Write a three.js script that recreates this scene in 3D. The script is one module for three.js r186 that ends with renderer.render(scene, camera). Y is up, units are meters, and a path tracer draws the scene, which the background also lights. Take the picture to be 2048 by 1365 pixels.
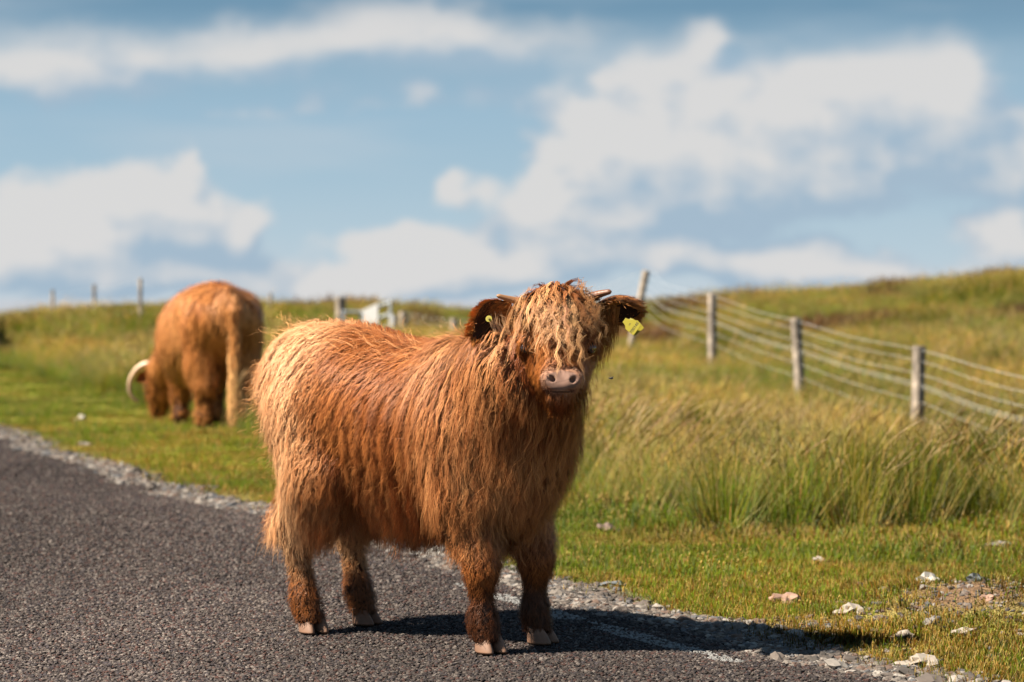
import * as THREE from 'three';
import { mergeGeometries } from 'three/addons/utils/BufferGeometryUtils.js';

// ---------------------------------------------------------------- camera, sky, sun, exposure
const scene = new THREE.Scene();
const EYE = 1.06;
const camera = new THREE.PerspectiveCamera(2 * Math.atan(682.5 / 4836) * 180 / Math.PI, 1024 / 682, 0.1, 2000);
camera.filmGauge = 36;
camera.position.set(0, EYE, 0);
camera.lookAt(0, EYE, -10);
camera.setViewOffset(2048, 1365, 0, 82.5, 2048, 1365);   // level camera, lens shifted down a little
camera.focus = 7.2;
camera.userData.fStop = 3.4;

const renderer = new THREE.WebGLRenderer({ antialias: true });
renderer.toneMapping = THREE.LinearToneMapping;
renderer.toneMappingExposure = 3.2;
renderer.shadowMap.enabled = true;
const SKY_GAIN = 1 / 3.2;

const sun = new THREE.DirectionalLight(new THREE.Color().setRGB(1.0, 0.90, 0.75), 5.0);
const SUN = new THREE.Vector3(-0.64, 0.74, 0.24).normalize();
sun.position.copy(SUN).multiplyScalar(40).add(new THREE.Vector3(0, 0, -14));
sun.target.position.set(0, 0, -14);
sun.castShadow = true;
sun.shadow.radius = 1;
sun.shadow.mapSize.set(4096, 4096);
Object.assign(sun.shadow.camera, { left: -30, right: 30, top: 30, bottom: -30, near: 1, far: 120 });
scene.add(sun, sun.target);

// ---------------------------------------------------------------- small helpers
function rng(a) { return () => { a |= 0; a = a + 0x6D2B79F5 | 0; let t = Math.imul(a ^ a >>> 15, 1 | a); t = t + Math.imul(t ^ t >>> 7, 61 | t) ^ t; return ((t ^ t >>> 14) >>> 0) / 4294967296; }; }
const clamp = (x, a = 0, b = 1) => x < a ? a : x > b ? b : x;
const sstep = (a, b, x) => { const t = clamp((x - a) / (b - a)); return t * t * (3 - 2 * t); };
const lerp = (a, b, t) => a + (b - a) * t;
const mix3 = (a, b, t) => [lerp(a[0], b[0], t), lerp(a[1], b[1], t), lerp(a[2], b[2], t)];
const add3 = (a, b, k = 1) => [a[0] + b[0] * k, a[1] + b[1] * k, a[2] + b[2] * k];
const sub3 = (a, b) => [a[0] - b[0], a[1] - b[1], a[2] - b[2]];
const dot3 = (a, b) => a[0] * b[0] + a[1] * b[1] + a[2] * b[2];
const cross3 = (a, b) => [a[1] * b[2] - a[2] * b[1], a[2] * b[0] - a[0] * b[2], a[0] * b[1] - a[1] * b[0]];
const norm3 = (a) => { const l = Math.hypot(a[0], a[1], a[2]) || 1; return [a[0] / l, a[1] / l, a[2] / l]; };
const PERM = (() => { const r = rng(77), p = [...Array(256).keys()]; for (let i = 255; i > 0; i--) { const j = r() * (i + 1) | 0; [p[i], p[j]] = [p[j], p[i]]; } return Uint8Array.from([...p, ...p]); })();
const VALS = (() => { const r = rng(5); return Float32Array.from({ length: 256 }, () => r() * 2 - 1); })();
function noise(x, y, z = 0) {   // value noise, -1..1
  const X = Math.floor(x), Y = Math.floor(y), Z = Math.floor(z); let u = x - X, v = y - Y, w = z - Z;
  u = u * u * (3 - 2 * u); v = v * v * (3 - 2 * v); w = w * w * (3 - 2 * w);
  const a = X & 255, b = Y & 255, c = Z & 255, a1 = (a + 1) & 255, b1 = (b + 1) & 255, c1 = (c + 1) & 255;
  const h = (i, j, k) => VALS[PERM[PERM[PERM[i] + j] + k]];
  const x00 = lerp(h(a, b, c), h(a1, b, c), u), x10 = lerp(h(a, b1, c), h(a1, b1, c), u), x01 = lerp(h(a, b, c1), h(a1, b, c1), u), x11 = lerp(h(a, b1, c1), h(a1, b1, c1), u);
  return lerp(lerp(x00, x10, v), lerp(x01, x11, v), w);
}
function fbm(x, y, z = 0, oct = 4) { let s = 0, a = 0.5, t = 0; for (let i = 0; i < oct; i++) { s += a * noise(x, y, z); t += a; a *= 0.5; x = x * 2.03 + 7.1; y = y * 2.03 + 3.7; z = z * 2.03 + 1.9; } return s / t; }
const lin = (c) => { c /= 255; return c <= 0.04045 ? c / 12.92 : Math.pow((c + 0.055) / 1.055, 2.4); };
const srgb = (r, g, b) => [lin(r), lin(g), lin(b)];
const taken = {};
function numbered(name) { const n = taken[name] ?? 0; taken[name] = n + 1; return n ? name + '_' + String(n).padStart(3, '0') : name; }
function tag(o, label, category, group, kind) { if (label) o.userData.label = label; if (category) o.userData.category = category; if (group) o.userData.group = group; if (kind) o.userData.kind = kind; return o; }
function shade(o) { o.castShadow = o.receiveShadow = true; return o; }
function mesh(name, geometry, material, parent) { const m = shade(new THREE.Mesh(geometry, material)); if (parent) { m.name = name; parent.add(m); } else { m.name = numbered(name); scene.add(m); } return m; }
function thing(name, pos, label, category, group) { const g = new THREE.Group(); g.name = numbered(name); g.position.set(...pos); scene.add(g); return tag(g, label, category, group); }
function geo(pos, nor, col, idx, uv) {
  const g = new THREE.BufferGeometry();
  g.setAttribute('position', new THREE.BufferAttribute(pos instanceof Float32Array ? pos : Float32Array.from(pos), 3));
  if (nor) g.setAttribute('normal', new THREE.BufferAttribute(nor instanceof Float32Array ? nor : Float32Array.from(nor), 3));
  if (col) g.setAttribute('color', new THREE.BufferAttribute(col instanceof Float32Array ? col : Float32Array.from(col), 3));
  if (uv) g.setAttribute('uv', new THREE.BufferAttribute(Float32Array.from(uv), 2));
  if (idx) g.setIndex(new THREE.BufferAttribute(idx instanceof Uint32Array ? idx : Uint32Array.from(idx), 1));
  if (!nor) g.computeVertexNormals();
  return g;
}
function dataTexture(w, h, fn, colour) {
  const d = new Uint8Array(w * h * 4);
  for (let y = 0; y < h; y++) for (let x = 0; x < w; x++) { const c = fn(x, y), i = (y * w + x) * 4; d[i] = c[0]; d[i + 1] = c[1]; d[i + 2] = c[2]; d[i + 3] = 255; }
  const t = new THREE.DataTexture(d, w, h); t.wrapS = t.wrapT = THREE.RepeatWrapping; t.magFilter = THREE.LinearFilter; t.minFilter = THREE.LinearFilter;
  if (colour) t.colorSpace = THREE.SRGBColorSpace; t.needsUpdate = true; return t;
}

// ---------------------------------------------------------------- sky: air and broken cloud
{
  const W = 4096, H = 2048, D = new Float32Array(W * H * 4), r = rng(31);
  // cumulus heaps as [azimuth deg, elevation deg, half width, half height, weight]
  const heaps = [
    [-11.6, 1.4, 1.2, 1.2, 1], [-9.1, 2.3, 1.1, .9, 1], [-10.1, 1.3, 1.5, 1.0, 1], [-7.8, 2.2, .8, 1.0, .95], [-7.6, 3.3, .35, .5, .5], [-6.2, 1.7, 1.0, 0.7, .95], [-8.6, .6, 3.6, .6, .75],
    [-3.0, 1.2, 1.3, 0.55, 1], [-1.4, .9, 1.8, .6, .9], [.9, 1.0, 1.6, .7, .95], [-4.5, .45, 2.4, .45, .8], [-.9, 2.5, .6, .45, .75], [-2.2, .4, 3, .4, .7],
    [1.5, 3.7, .9, .9, 1], [2.6, 3.3, 1.2, 1.1, 1], [4.4, 3.9, 1.5, 1.3, 1.05], [6.3, 4.1, 1.8, 1.4, 1.05], [8.4, 4.7, 2.0, 1.2, 1.05], [10.2, 5.0, 1.4, 1.2, 1.05], [5.2, 2.6, 2.6, .9, .9], [8.4, 3.3, 2.6, .8, .85], [11.8, 3.4, 1.2, .9, 1],
    [4.3, 6.0, 1.0, .6, .85], [3.4, 5.4, .7, .5, .6], [2.7, 2.0, 1.7, .6, .8], [.9, 2.3, .9, .7, .9], [5.2, .9, 3.0, .5, .85], [11.4, 1.5, 1.1, .7, 1], [8, .45, 2.4, .4, .8],
    [-6.2, 6.0, 2.2, .7, .7], [-3.3, 6.3, 2.4, .8, .8], [-1.4, 6.2, 1.6, .7, .7], [-11.4, 5.5, 2.4, 1.0, .75], [-9, 5.5, 1.8, .6, .5], [-.6, 4.8, 4.2, .4, .42], [1.0, 5.9, 2.4, .8, .4], [-5.5, 4.4, 3, .4, .25],
  ];
  for (let i = 0; i < 230; i++) { const az = 15 + r() * 330, el = 0.6 + r() * r() * 8, s = 0.8 + r() * 1.4; heaps.push([az > 180 ? az - 360 : az, el, 1.4 * s, 0.8 * s, 0.8 + r() * .3]); }
  const buckets = Array.from({ length: 360 }, () => []);
  for (const h of heaps) for (let a = Math.floor(h[0] - h[2] * 2.6 - 2); a <= h[0] + h[2] * 2.6 + 2; a++) buckets[((a % 360) + 360) % 360].push(h);
  const ramp = [[0, 197, 209, 217], [1.2, 183, 204, 216], [3, 166, 194, 211], [4.4, 157, 188, 208], [5.6, 146, 178, 199], [6.9, 114, 151, 177], [14, 98, 142, 176], [40, 76, 122, 164], [90, 62, 108, 154]].map(([e, ...c]) => [e, srgb(...c)]);
  const bright = srgb(219, 218, 217), soft = srgb(164, 186, 204), grey = srgb(132, 160, 182);
  const J0 = 1018, dens = new Float32Array(W * (H - J0)), puff = (x, y, z, n) => { let s = 0, a = .5, t = 0; for (let i = 0; i < n; i++) { s += a * (1 - 2 * Math.abs(noise(x, y, z))); t += a; a *= .55; x = x * 2.1 + 5; y = y * 2.1 + 9; z = z * 2.1 + 2; } return s / t; };
  const dir = (i, j) => { const el = ((j + .5) / H - .5) * 180, ang = ((i + .5) / W - .5) * 2 * Math.PI, ce = Math.cos(el * Math.PI / 180); return [el, ang, Math.cos(ang) * ce, Math.sin(el * Math.PI / 180), Math.sin(ang) * ce]; };
  for (let j = J0; j < H; j++) for (let i = 0; i < W; i++) {
    const [el, ang, x, y, z] = dir(i, j); let d = 0;
    if (el < 16) {
      let az = ang * 180 / Math.PI + 90; if (az > 180) az -= 360;
      const wx = fbm(x * 30, y * 45, z * 30, 4), wy = fbm(x * 30 + 40, y * 45, z * 30 + 9, 4); let clear = 1;
      for (const h of buckets[((Math.floor(az) % 360) + 360) % 360]) {
        let da = az - h[0]; if (da > 180) da -= 360; if (da < -180) da += 360;
        const p = (da + wx * 1.2) / h[2], t = (el - h[1] + wy * .6) / h[3]; clear *= 1 - clamp(h[4] * Math.exp(-(p * p + t * t)), 0, .97);
      }
      d = 1 - clear;
      d += puff(x * 42 + 3, y * 60, z * 42, 4) * .22 * sstep(.02, .3, d) * (1 - .5 * sstep(4.8, 6, el));
    }
    if (el > 6.5) d = Math.max(d, sstep(6.5, 14, el) * (0.34 + fbm(x * 5, y * 9, z * 5, 5) * .9));
    dens[(j - J0) * W + i] = d;
  }
  const at = (i, j) => dens[clamp(j - J0, 0, H - J0 - 1) * W + ((i % W) + W) % W];
  for (let j = 0; j < H; j++) {
    const e = Math.max(((j + .5) / H - .5) * 180, 0);
    let k = 0; while (k < ramp.length - 2 && ramp[k + 1][0] < e) k++;
    const air = mix3(ramp[k][1], ramp[k + 1][1], clamp((e - ramp[k][0]) / (ramp[k + 1][0] - ramp[k][0])));
    for (let i = 0; i < W; i++) {
      const q = (j * W + i) * 4; let c = air;
      if (j >= J0) {
        const [el, , x, y, z] = dir(i, j), d = at(i, j), up = sstep(4.8, 6, el), a = sstep(lerp(.24, .14, up), lerp(.58, .9, up), d) * .96;
        const slope = (d - at(i - 5, j + 5)) * 1.5 + (d - at(i - 12, j + 14)) * 1.0, thick = sstep(.5, 1.05, d), n = fbm(x * 34, y * 70, z * 34, 4);
        const lit = clamp(.56 + slope * .85 + n * .8 - .1 * (1 - thick) - up * .1);
        let cc = mix3(soft, bright, lit); cc = mix3(cc, grey, clamp(sstep(6.2, 8, el) * .5 * (.5 - n)));
        const veil = sstep(-.1, .6, fbm(x * 9 + 11, y * 46, z * 9, 4)) * .42;    // thin streaks of high cloud
        c = mix3(mix3(air, srgb(190, 203, 213), veil), cc, a);
      }
      D[q] = c[0] * SKY_GAIN; D[q + 1] = c[1] * SKY_GAIN; D[q + 2] = c[2] * SKY_GAIN; D[q + 3] = 1;
    }
  }
  const t = new THREE.DataTexture(D, W, H, THREE.RGBAFormat, THREE.FloatType);
  t.mapping = THREE.EquirectangularReflectionMapping; t.magFilter = t.minFilter = THREE.LinearFilter; t.needsUpdate = true;
  scene.background = t; scene.environment = t;
}

// ---------------------------------------------------------------- lie of the land (d = metres ahead of the camera, x = metres to the right)
const EDGE = [[1, 4.6], [4, 2.5], [6.3, 1.28], [7.5, .7], [9, .1], [10.4, -.48], [11.8, -1.15], [15.1, -2.57], [19.3, -4.12], [26, -6.5], [40, -11.2], [80, -25], [420, -150]];
function edgeLine(d) { let k = 0; while (k < EDGE.length - 2 && EDGE[k + 1][0] < d) k++; return lerp(EDGE[k][1], EDGE[k + 1][1], (d - EDGE[k][0]) / (EDGE[k + 1][0] - EDGE[k][0])); }
const roadEdge = (d) => (edgeLine(d - .5) + edgeLine(d) + edgeLine(d + .5)) / 3;
const ragged = (d) => fbm(d * 1.3, 4.4, 0, 4) * .14;
const RAMP = [[0, 0], [9, 0], [13, -.1], [16, -.26], [20, -.14], [24, .02], [28, .12], [34, .22], [40, .24], [45, .5], [50, .66], [55, .62], [70, .2], [120, -1.2], [420, -6]];
function fieldHeight(d) { let k = 0; while (k < RAMP.length - 2 && RAMP[k + 1][0] < d) k++; return lerp(RAMP[k][1], RAMP[k + 1][1], clamp((d - RAMP[k][0]) / (RAMP[k + 1][0] - RAMP[k][0]))); }
function height(x, d) {
  const o = x - roadEdge(d);
  if (o < -0.4) return -0.025 - .02 * sstep(0, 8, -o);
  let h = fieldHeight(d) * sstep(1.6, 6.5, o) + Math.max(0, x - 2) * .082 * sstep(22, 46, d) * (1 - sstep(58, 90, d) * .7);
  h += fbm(x * .35, d * .35, 3, 3) * .14 * sstep(2.5, 7, o) + fbm(x * 1.7, d * 1.7, 0, 3) * .035 * sstep(.3, 1.2, o);
  h += .10 * Math.exp(-(((x - 1.62) / .42) ** 2 + ((d - 8.25) / .5) ** 2));             // the little bank of spoil beside the road
  return h + lerp(-.025, .0, sstep(-.25, .25, o));
}
const tallEdge = (x, d) => 2.05 + fbm(x * .9, d * .9, 8, 3) * .55 + sstep(.6, 2.4, x) * .75 * (1 - sstep(12, 16, d)) + sstep(18, 24, d) * .35;
const bare = (x, d) => Math.exp(-(((x - 1.55) / .38) ** 2 + ((d - 8.15) / .42) ** 2)) + .8 * Math.exp(-(((x - .98) / .2) ** 2 + ((d - 7.8) / .22) ** 2)) + .7 * Math.exp(-(((x - 1.15) / .25) ** 2 + ((d - 7.25) / .12) ** 2)) + .5 * Math.exp(-(((x + 2.7) / .5) ** 2 + ((d - 16.8) / .5) ** 2)) + .5 * Math.exp(-(((x + 1.6) / .4) ** 2 + ((d - 13.3) / .6) ** 2));

{ // one sheet of ground to the horizon
  const NR = 420, NC = 300, pos = [], col = [], idx = [], uv = [];
  for (let i = 0; i <= NR; i++) {
    const d = 3.5 * Math.pow(420 / 3.5, i / NR);
    for (let j = 0; j <= NC; j++) {
      const s = j / NC * 2 - 1, x = (s * .34 + s * s * s * .45) * (d + 3), o = x - roadEdge(d) - ragged(d);
      pos.push(x, height(x, d), -d); uv.push(x, d);
      const soil = [.16, .098, .055], gravel = [.095, .078, .064], turf = mix3([.24, .29, .03], [.42, .35, .08], clamp(.5 + .9 * fbm(x * 2.1, d * 2.1, 2, 4))), moor = mix3([.16, .155, .015], [.24, .165, .03], clamp(.5 + fbm(x * .8, d * .5, 5, 4)));
      let c = mix3(gravel, turf, sstep(.05, .32, o + fbm(x * 5, d * 5, 1, 3) * .2));
      c = mix3(c, soil, clamp(bare(x, d) * 1.2 + fbm(x * 6, d * 6, 6, 3) * .3 * bare(x, d)));
      c = mix3(c, moor, sstep(-.2, .3, o - tallEdge(x, d)));
      col.push(...c);
    }
  }
  for (let i = 0; i < NR; i++) for (let j = 0; j < NC; j++) { const a = i * (NC + 1) + j, b = a + NC + 1; idx.push(a, a + 1, b, a + 1, b + 1, b); }
  const grain = dataTexture(512, 512, (x, y) => { const w = 2 * Math.PI / 512, n = fbm(Math.cos(x * w) * 9 + Math.cos(y * w) * 9, Math.sin(x * w) * 9, Math.sin(y * w) * 9, 5), v = clamp(.5 + n * .8) * 255; return [v, v, v]; });
  grain.repeat.set(2, 2);
  const m = new THREE.MeshPhysicalMaterial({ vertexColors: true, roughness: 1, specularIntensity: .3, bumpMap: grain, bumpScale: .02 });
  tag(mesh('ground', geo(pos, null, col, idx, uv), m), 'moorland ground running to the skyline under the grass', 'ground', null, 'structure');
}
const PAINT = (x, d) => { const o = x - roadEdge(d) + .27; return d < 12 ? (1 - sstep(.03, .065, Math.abs(o + fbm(d * 2, 1, 0, 2) * .03))) * sstep(-.25, .3, fbm(x * 9, d * 9, 4, 3) + .12) * sstep(6.9, 7.4, d) * (1 - sstep(8.4, 9.4, d)) : 0; };
{ // the road: a bitumen sheet, with stone chippings pressed into it
  const NR = 300, NC = 40, pos = [], col = [], idx = [], uv = [];
  for (let i = 0; i <= NR; i++) {
    const d = 3 * Math.pow(90 / 3, i / NR), e = roadEdge(d) + ragged(d) + .04;
    for (let j = 0; j <= NC; j++) {
      const t = j / NC, o = -4.6 * (1 - t) ** 1.6, x = e + o;
      pos.push(x, -.004 - .03 * sstep(.94, 1, t) + fbm(x * 1.1, d * 1.1, 9, 2) * .004, -d); uv.push(x, d);
      const tone = 1 + .35 * fbm(x * .8, d * .5, 2, 4); let c = [.023 * tone, .019 * tone, .018 * tone];
      col.push(...mix3(c, [.11, .107, .105], PAINT(x, d) * .7));
    }
  }
  for (let i = 0; i < NR; i++) for (let j = 0; j < NC; j++) { const a = i * (NC + 1) + j, b = a + NC + 1; idx.push(a, a + 1, b, a + 1, b + 1, b); }
  // speckle of chippings (for the part of the road too far away to tell them apart)
  const N = 1024, hgt = new Float32Array(N * N), tint = new Uint8Array(N * N), r = rng(12);
  const tints = [[150, 140, 136], [190, 178, 170], [128, 112, 106], [215, 205, 198], [110, 104, 104], [160, 132, 120], [140, 138, 142], [90, 84, 82]];
  for (let k = 0; k < 26000; k++) {
    const cx = r() * N, cy = r() * N, rad = 2.2 + r() * 3.2, tt = 1 + (r() * tints.length | 0);
    for (let y = Math.floor(cy - rad); y <= cy + rad; y++) for (let x = Math.floor(cx - rad); x <= cx + rad; x++) {
      const q = 1 - ((x - cx) ** 2 + (y - cy) ** 2) / (rad * rad); if (q < 0) continue;
      const i = ((y + N) % N) * N + (x + N) % N; if (q > hgt[i]) { hgt[i] = q; tint[i] = tt; }
    }
  }
  const map = dataTexture(N, N, (x, y) => tint[y * N + x] ? tints[tint[y * N + x] - 1] : [52, 49, 48], true);
  const bump = dataTexture(N, N, (x, y) => { const v = Math.sqrt(hgt[y * N + x]) * 255; return [v, v, v]; });
  map.repeat.set(.8, .8); bump.repeat.set(.8, .8);
  for (let i = 0; i < col.length; i++) col[i] *= 7;
  const m = new THREE.MeshPhysicalMaterial({ vertexColors: true, map, bumpMap: bump, bumpScale: .005, roughness: .9, specularIntensity: .35 });
  tag(mesh('road', geo(pos, null, col, idx, uv), m), 'narrow grey chip-sealed road curving off to the left', 'road', null, 'structure');
}
function pebbleGeometry(seed, detail, flat, rough) {
  const g = new THREE.IcosahedronGeometry(1, detail), p = g.attributes.position, v = new THREE.Vector3();
  for (let i = 0; i < p.count; i++) {
    v.fromBufferAttribute(p, i);
    const n = 1 + rough * fbm(v.x * 1.3 + seed * 9, v.y * 1.3, v.z * 1.3 + seed, 3), q = 1 + rough * .8 * noise(v.x * 2.6 + seed, v.y * 2.6 + seed * 3, v.z * 2.6);
    p.setXYZ(i, v.x * n * q, v.y * n * flat * q, v.z * n * q);
  }
  g.deleteAttribute('uv'); g.computeVertexNormals(); return g;
}
const stoneMaterial = new THREE.MeshPhysicalMaterial({ roughness: .85, specularIntensity: .4, flatShading: true });
const M4 = new THREE.Matrix4(), Q4 = new THREE.Quaternion(), E4 = new THREE.Euler(), V4 = new THREE.Vector3(), S4 = new THREE.Vector3(), C4 = new THREE.Color();
function scatter(name, geometry, material, list, label, category) {
  const im = shade(new THREE.InstancedMesh(geometry, material, list.length));
  list.forEach((a, i) => { M4.compose(V4.set(...a.p), Q4.setFromEuler(E4.set(...(a.e ?? [0, 0, 0]))), S4.set(...a.s)); im.setMatrixAt(i, M4); im.setColorAt(i, C4.setRGB(...a.c)); });
  im.name = numbered(name); scene.add(im); return tag(im, label, category, null, 'stuff');
}
{ // chippings that stand proud of the near road
  const r = rng(400), lists = [[], [], []];
  const tones = [[.044, .0345, .032], [.056, .0445, .040], [.026, .0205, .0195], [.076, .062, .054], [.019, .016, .0165], [.056, .029, .024], [.036, .030, .033], [.118, .099, .088]];
  for (let k = 0; k < 380000; k++) {
    const d = 6.2 * Math.pow(20 / 6.2, r()), half = .2118 * d + .35, x = -half + r() * 2 * half;
    if (x > roadEdge(d) + ragged(d) + .02) continue;
    if (r() > Math.max(.2, 1.25 - (d - 6) * .11)) continue;
    const s = (.0028 + r() * .0036) * (1 + .5 * sstep(10, 16, d)) * (r() < .04 ? 1.4 : 1), t = tones[Math.pow(r(), 1.15) * tones.length | 0], b = .8 + .4 * r() + .5 * fbm(x * .9, d * .6, 2, 4);
    const pt = PAINT(x, d); let c = [t[0] * b, t[1] * b, t[2] * b]; if (pt > .3 && r() < .75) c = mix3(c, [.2, .2, .195], .75);
    lists[k % 3].push({ p: [x, -.003 + r() * .002, -d], e: [(r() - .5) * .9, r() * 6.3, (r() - .5) * .9], s: [s * (1 + r() * .5), s, s], c });
  }
  lists.forEach((l, i) => scatter('road_chippings', pebbleGeometry(i + 1, 0, .72, .5), stoneMaterial, l, 'grey and brown stone chippings pressed into the near road', 'chippings'));
}
{ // loose gravel along the edge and in the bare patch
  const r = rng(93), lists = [[], [], []];
  const tones = [[.108, .088, .075], [.135, .116, .10], [.075, .062, .054], [.2, .178, .157], [.1, .067, .052], [.072, .07, .072], [.05, .043, .038]];
  const put = (x, d, s) => { const t = tones[r() * tones.length | 0], b = .8 + .35 * r(); lists[r() * 3 | 0].push({ p: [x, Math.max(height(x, d), x < roadEdge(d) + ragged(d) + .02 ? -.006 : -1) + s * .25, -d], e: [(r() - .5) * .8, r() * 6.3, (r() - .5) * .8], s: [s * (1 + .5 * r()), s * .8, s], c: [t[0] * b, t[1] * b, t[2] * b] }); };
  for (let k = 0; k < 34000; k++) {
    const d = 6.2 * Math.pow(26 / 6.2, r()), g = (r() + r() + r()) / 3, x = roadEdge(d) + ragged(d) + lerp(-.16, .26, g) + fbm(d * 2.2, 9, 3, 3) * .12;
    if (Math.abs(x) > .2118 * d + .5) continue;
    if (d > 11 && r() < .5) continue;
    put(x, d, (.006 + .012 * r() * r()) * (r() < .02 ? 1.9 : 1) * (d > 12 ? 1.35 : 1));
  }
  for (let k = 0; k < 4200; k++) { const x = .6 + r() * 1.7, d = 6.8 + r() * 2.4, b = bare(x, d); if (r() < b * .8 && x > roadEdge(d) + .1) put(x, d, .006 + .016 * r() * r() * r()); }
  lists.forEach((l, i) => scatter('roadside_gravel', pebbleGeometry(i + 11, 1, .75, .45), stoneMaterial, l, 'loose pale gravel along the edge of the road', 'gravel'));
}

// ---------------------------------------------------------------- grass
const leafMaterial = new THREE.MeshPhysicalMaterial({ vertexColors: true, roughness: .85, transmission: .5, thickness: 0, specularIntensity: .35, side: THREE.DoubleSide });
class Blades {
  constructor() { this.p = []; this.n = []; this.c = []; this.i = []; }
  blade(x, z, len, width, lean, dir, bend, c, segs = 3, head = 0, hc = null) {
    const cx = Math.cos(dir), cz = Math.sin(dir), base = this.p.length / 3; let ang = lean, px = x, py = 0, pz = z;
    for (let k = 0; k <= segs; k++) {
      const t = k / segs; let w = width * (1 - t * .85), cc = c;
      if (head && t > 1 - head) { w = width * 2.4 * Math.sin(Math.PI * clamp((t - (1 - head)) / head * .9 + .08)); cc = hc; }
      const nx = Math.cos(ang) * -cx, ny = Math.sin(ang), nz = Math.cos(ang) * -cz;
      this.p.push(px - cz * w / 2, py, pz + cx * w / 2, px + cz * w / 2, py, pz - cx * w / 2);
      for (const s of [-1, 1]) { const q = norm3([nx - s * -1 * cz * .5, ny + .15, nz + s * -1 * cx * .5]); this.n.push(...q); this.c.push(...cc); }
      if (k < segs) { const b = base + k * 2; this.i.push(b, b + 1, b + 2, b + 1, b + 3, b + 2); }
      const st = len / segs; px += Math.sin(ang) * cx * st; pz += Math.sin(ang) * cz * st; py += Math.cos(ang) * st; ang += bend / segs;
    }
  }
  build() { return geo(this.p, this.n, this.c, this.i); }
}
const GREEN = [.17, .25, .018], FRESH = [.25, .37, .03], OLIVE = [.29, .27, .022], STRAW = [.58, .42, .125], RUST = [.40, .20, .04], DARKG = [.055, .085, .011], BLUEG = [.25, .31, .11];
function tuft(seed, n, rad, len, width, splay, bend, colours, headShare = 0, segs = 3) {
  const r = rng(seed), b = new Blades();
  for (let k = 0; k < n; k++) {
    const a = r() * 6.283, q = Math.sqrt(r()) * rad, c0 = colours[r() * colours.length | 0], j = .78 + .44 * r(), c = c0.map((v) => v * j);
    const hd = r() < headShare;
    b.blade(Math.cos(a) * q, Math.sin(a) * q, len * (.55 + .55 * r()) * (hd ? 1.3 : 1), width * (.7 + .6 * r()) * (hd ? .6 : 1), r() * splay * (hd ? .6 : 1), a + (r() - .5) * 2.2, bend * (.3 + r()), hd ? mix3(STRAW, OLIVE, r() * .5) : c, hd ? segs + 2 : segs, hd ? .3 : 0, mix3(STRAW, RUST, r() * .45).map((v) => v * (.9 + .4 * r())));
  }
  return b.build();
}
const tint = (r, x, d, f = .5) => { const a = fbm(x * 1.1, d * .8, 12, 3), b = .85 + .3 * r() + .25 * a; return [b * (1 + f * .22 * a), b, b * (1 - f * .2 * a)]; };
{ // short bitten turf of the verge
  const r = rng(808), pal = [[GREEN, GREEN, FRESH, FRESH, OLIVE, STRAW], [GREEN, OLIVE, OLIVE, STRAW, STRAW, RUST], [FRESH, FRESH, GREEN, GREEN, BLUEG, OLIVE], [STRAW, STRAW, OLIVE, RUST, GREEN]];
  const lists = pal.map(() => []);
  for (let k = 0; k < 130000; k++) {
    const d = 6.3 * Math.pow(46 / 6.3, r()), half = .2118 * d * 1.25 + .6, x = -half + 2 * half * r(), o = x - roadEdge(d) - ragged(d);
    const te = tallEdge(x, d); if (o < .06 || o > te + .5 + (d > 20 ? .6 : 0)) continue;
    const cover = sstep(.02, .34, o + fbm(x * 5, d * 5, 1, 3) * .22) * (1 - clamp(bare(x, d) * .95 + fbm(x * 7, d * 7, 6, 2) * .3 * bare(x, d)));
    if (r() > cover) continue;
    const dry = fbm(x * 1.6, d * 1.6, 21, 4) + .25 * bare(x, d) * 2 + .35 * (1 - sstep(.1, .6, o));
    const v = dry > .3 ? (r() < .6 ? 3 : 1) : dry > .02 ? (r() < .6 ? 1 : 0) : r() < .55 ? 2 : 0;
    const grow = (.75 + .5 * r()) * (1 + (d > 15 ? .35 : .9) * sstep(.7, 0, te - o)) * (1 + .5 * clamp(fbm(x * 3, d * 3, 30, 3))) * (d > 13 ? 1.25 : 1);
    lists[v].push({ p: [x, height(x, d) - .004, -d], e: [0, r() * 6.3, 0], s: [1.15 * grow, grow, 1.15 * grow], c: tint(r, x, d).map((v) => v * 1.3) });
  }
  lists.forEach((l, i) => { if (l.length) scatter('verge_turf', tuft(50 + i, 22, .06, .034, .0032, 1.45, .5, pal[i], .015), leafMaterial, l, 'short green and yellowing turf on the road verge', 'grass'); });
}
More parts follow.
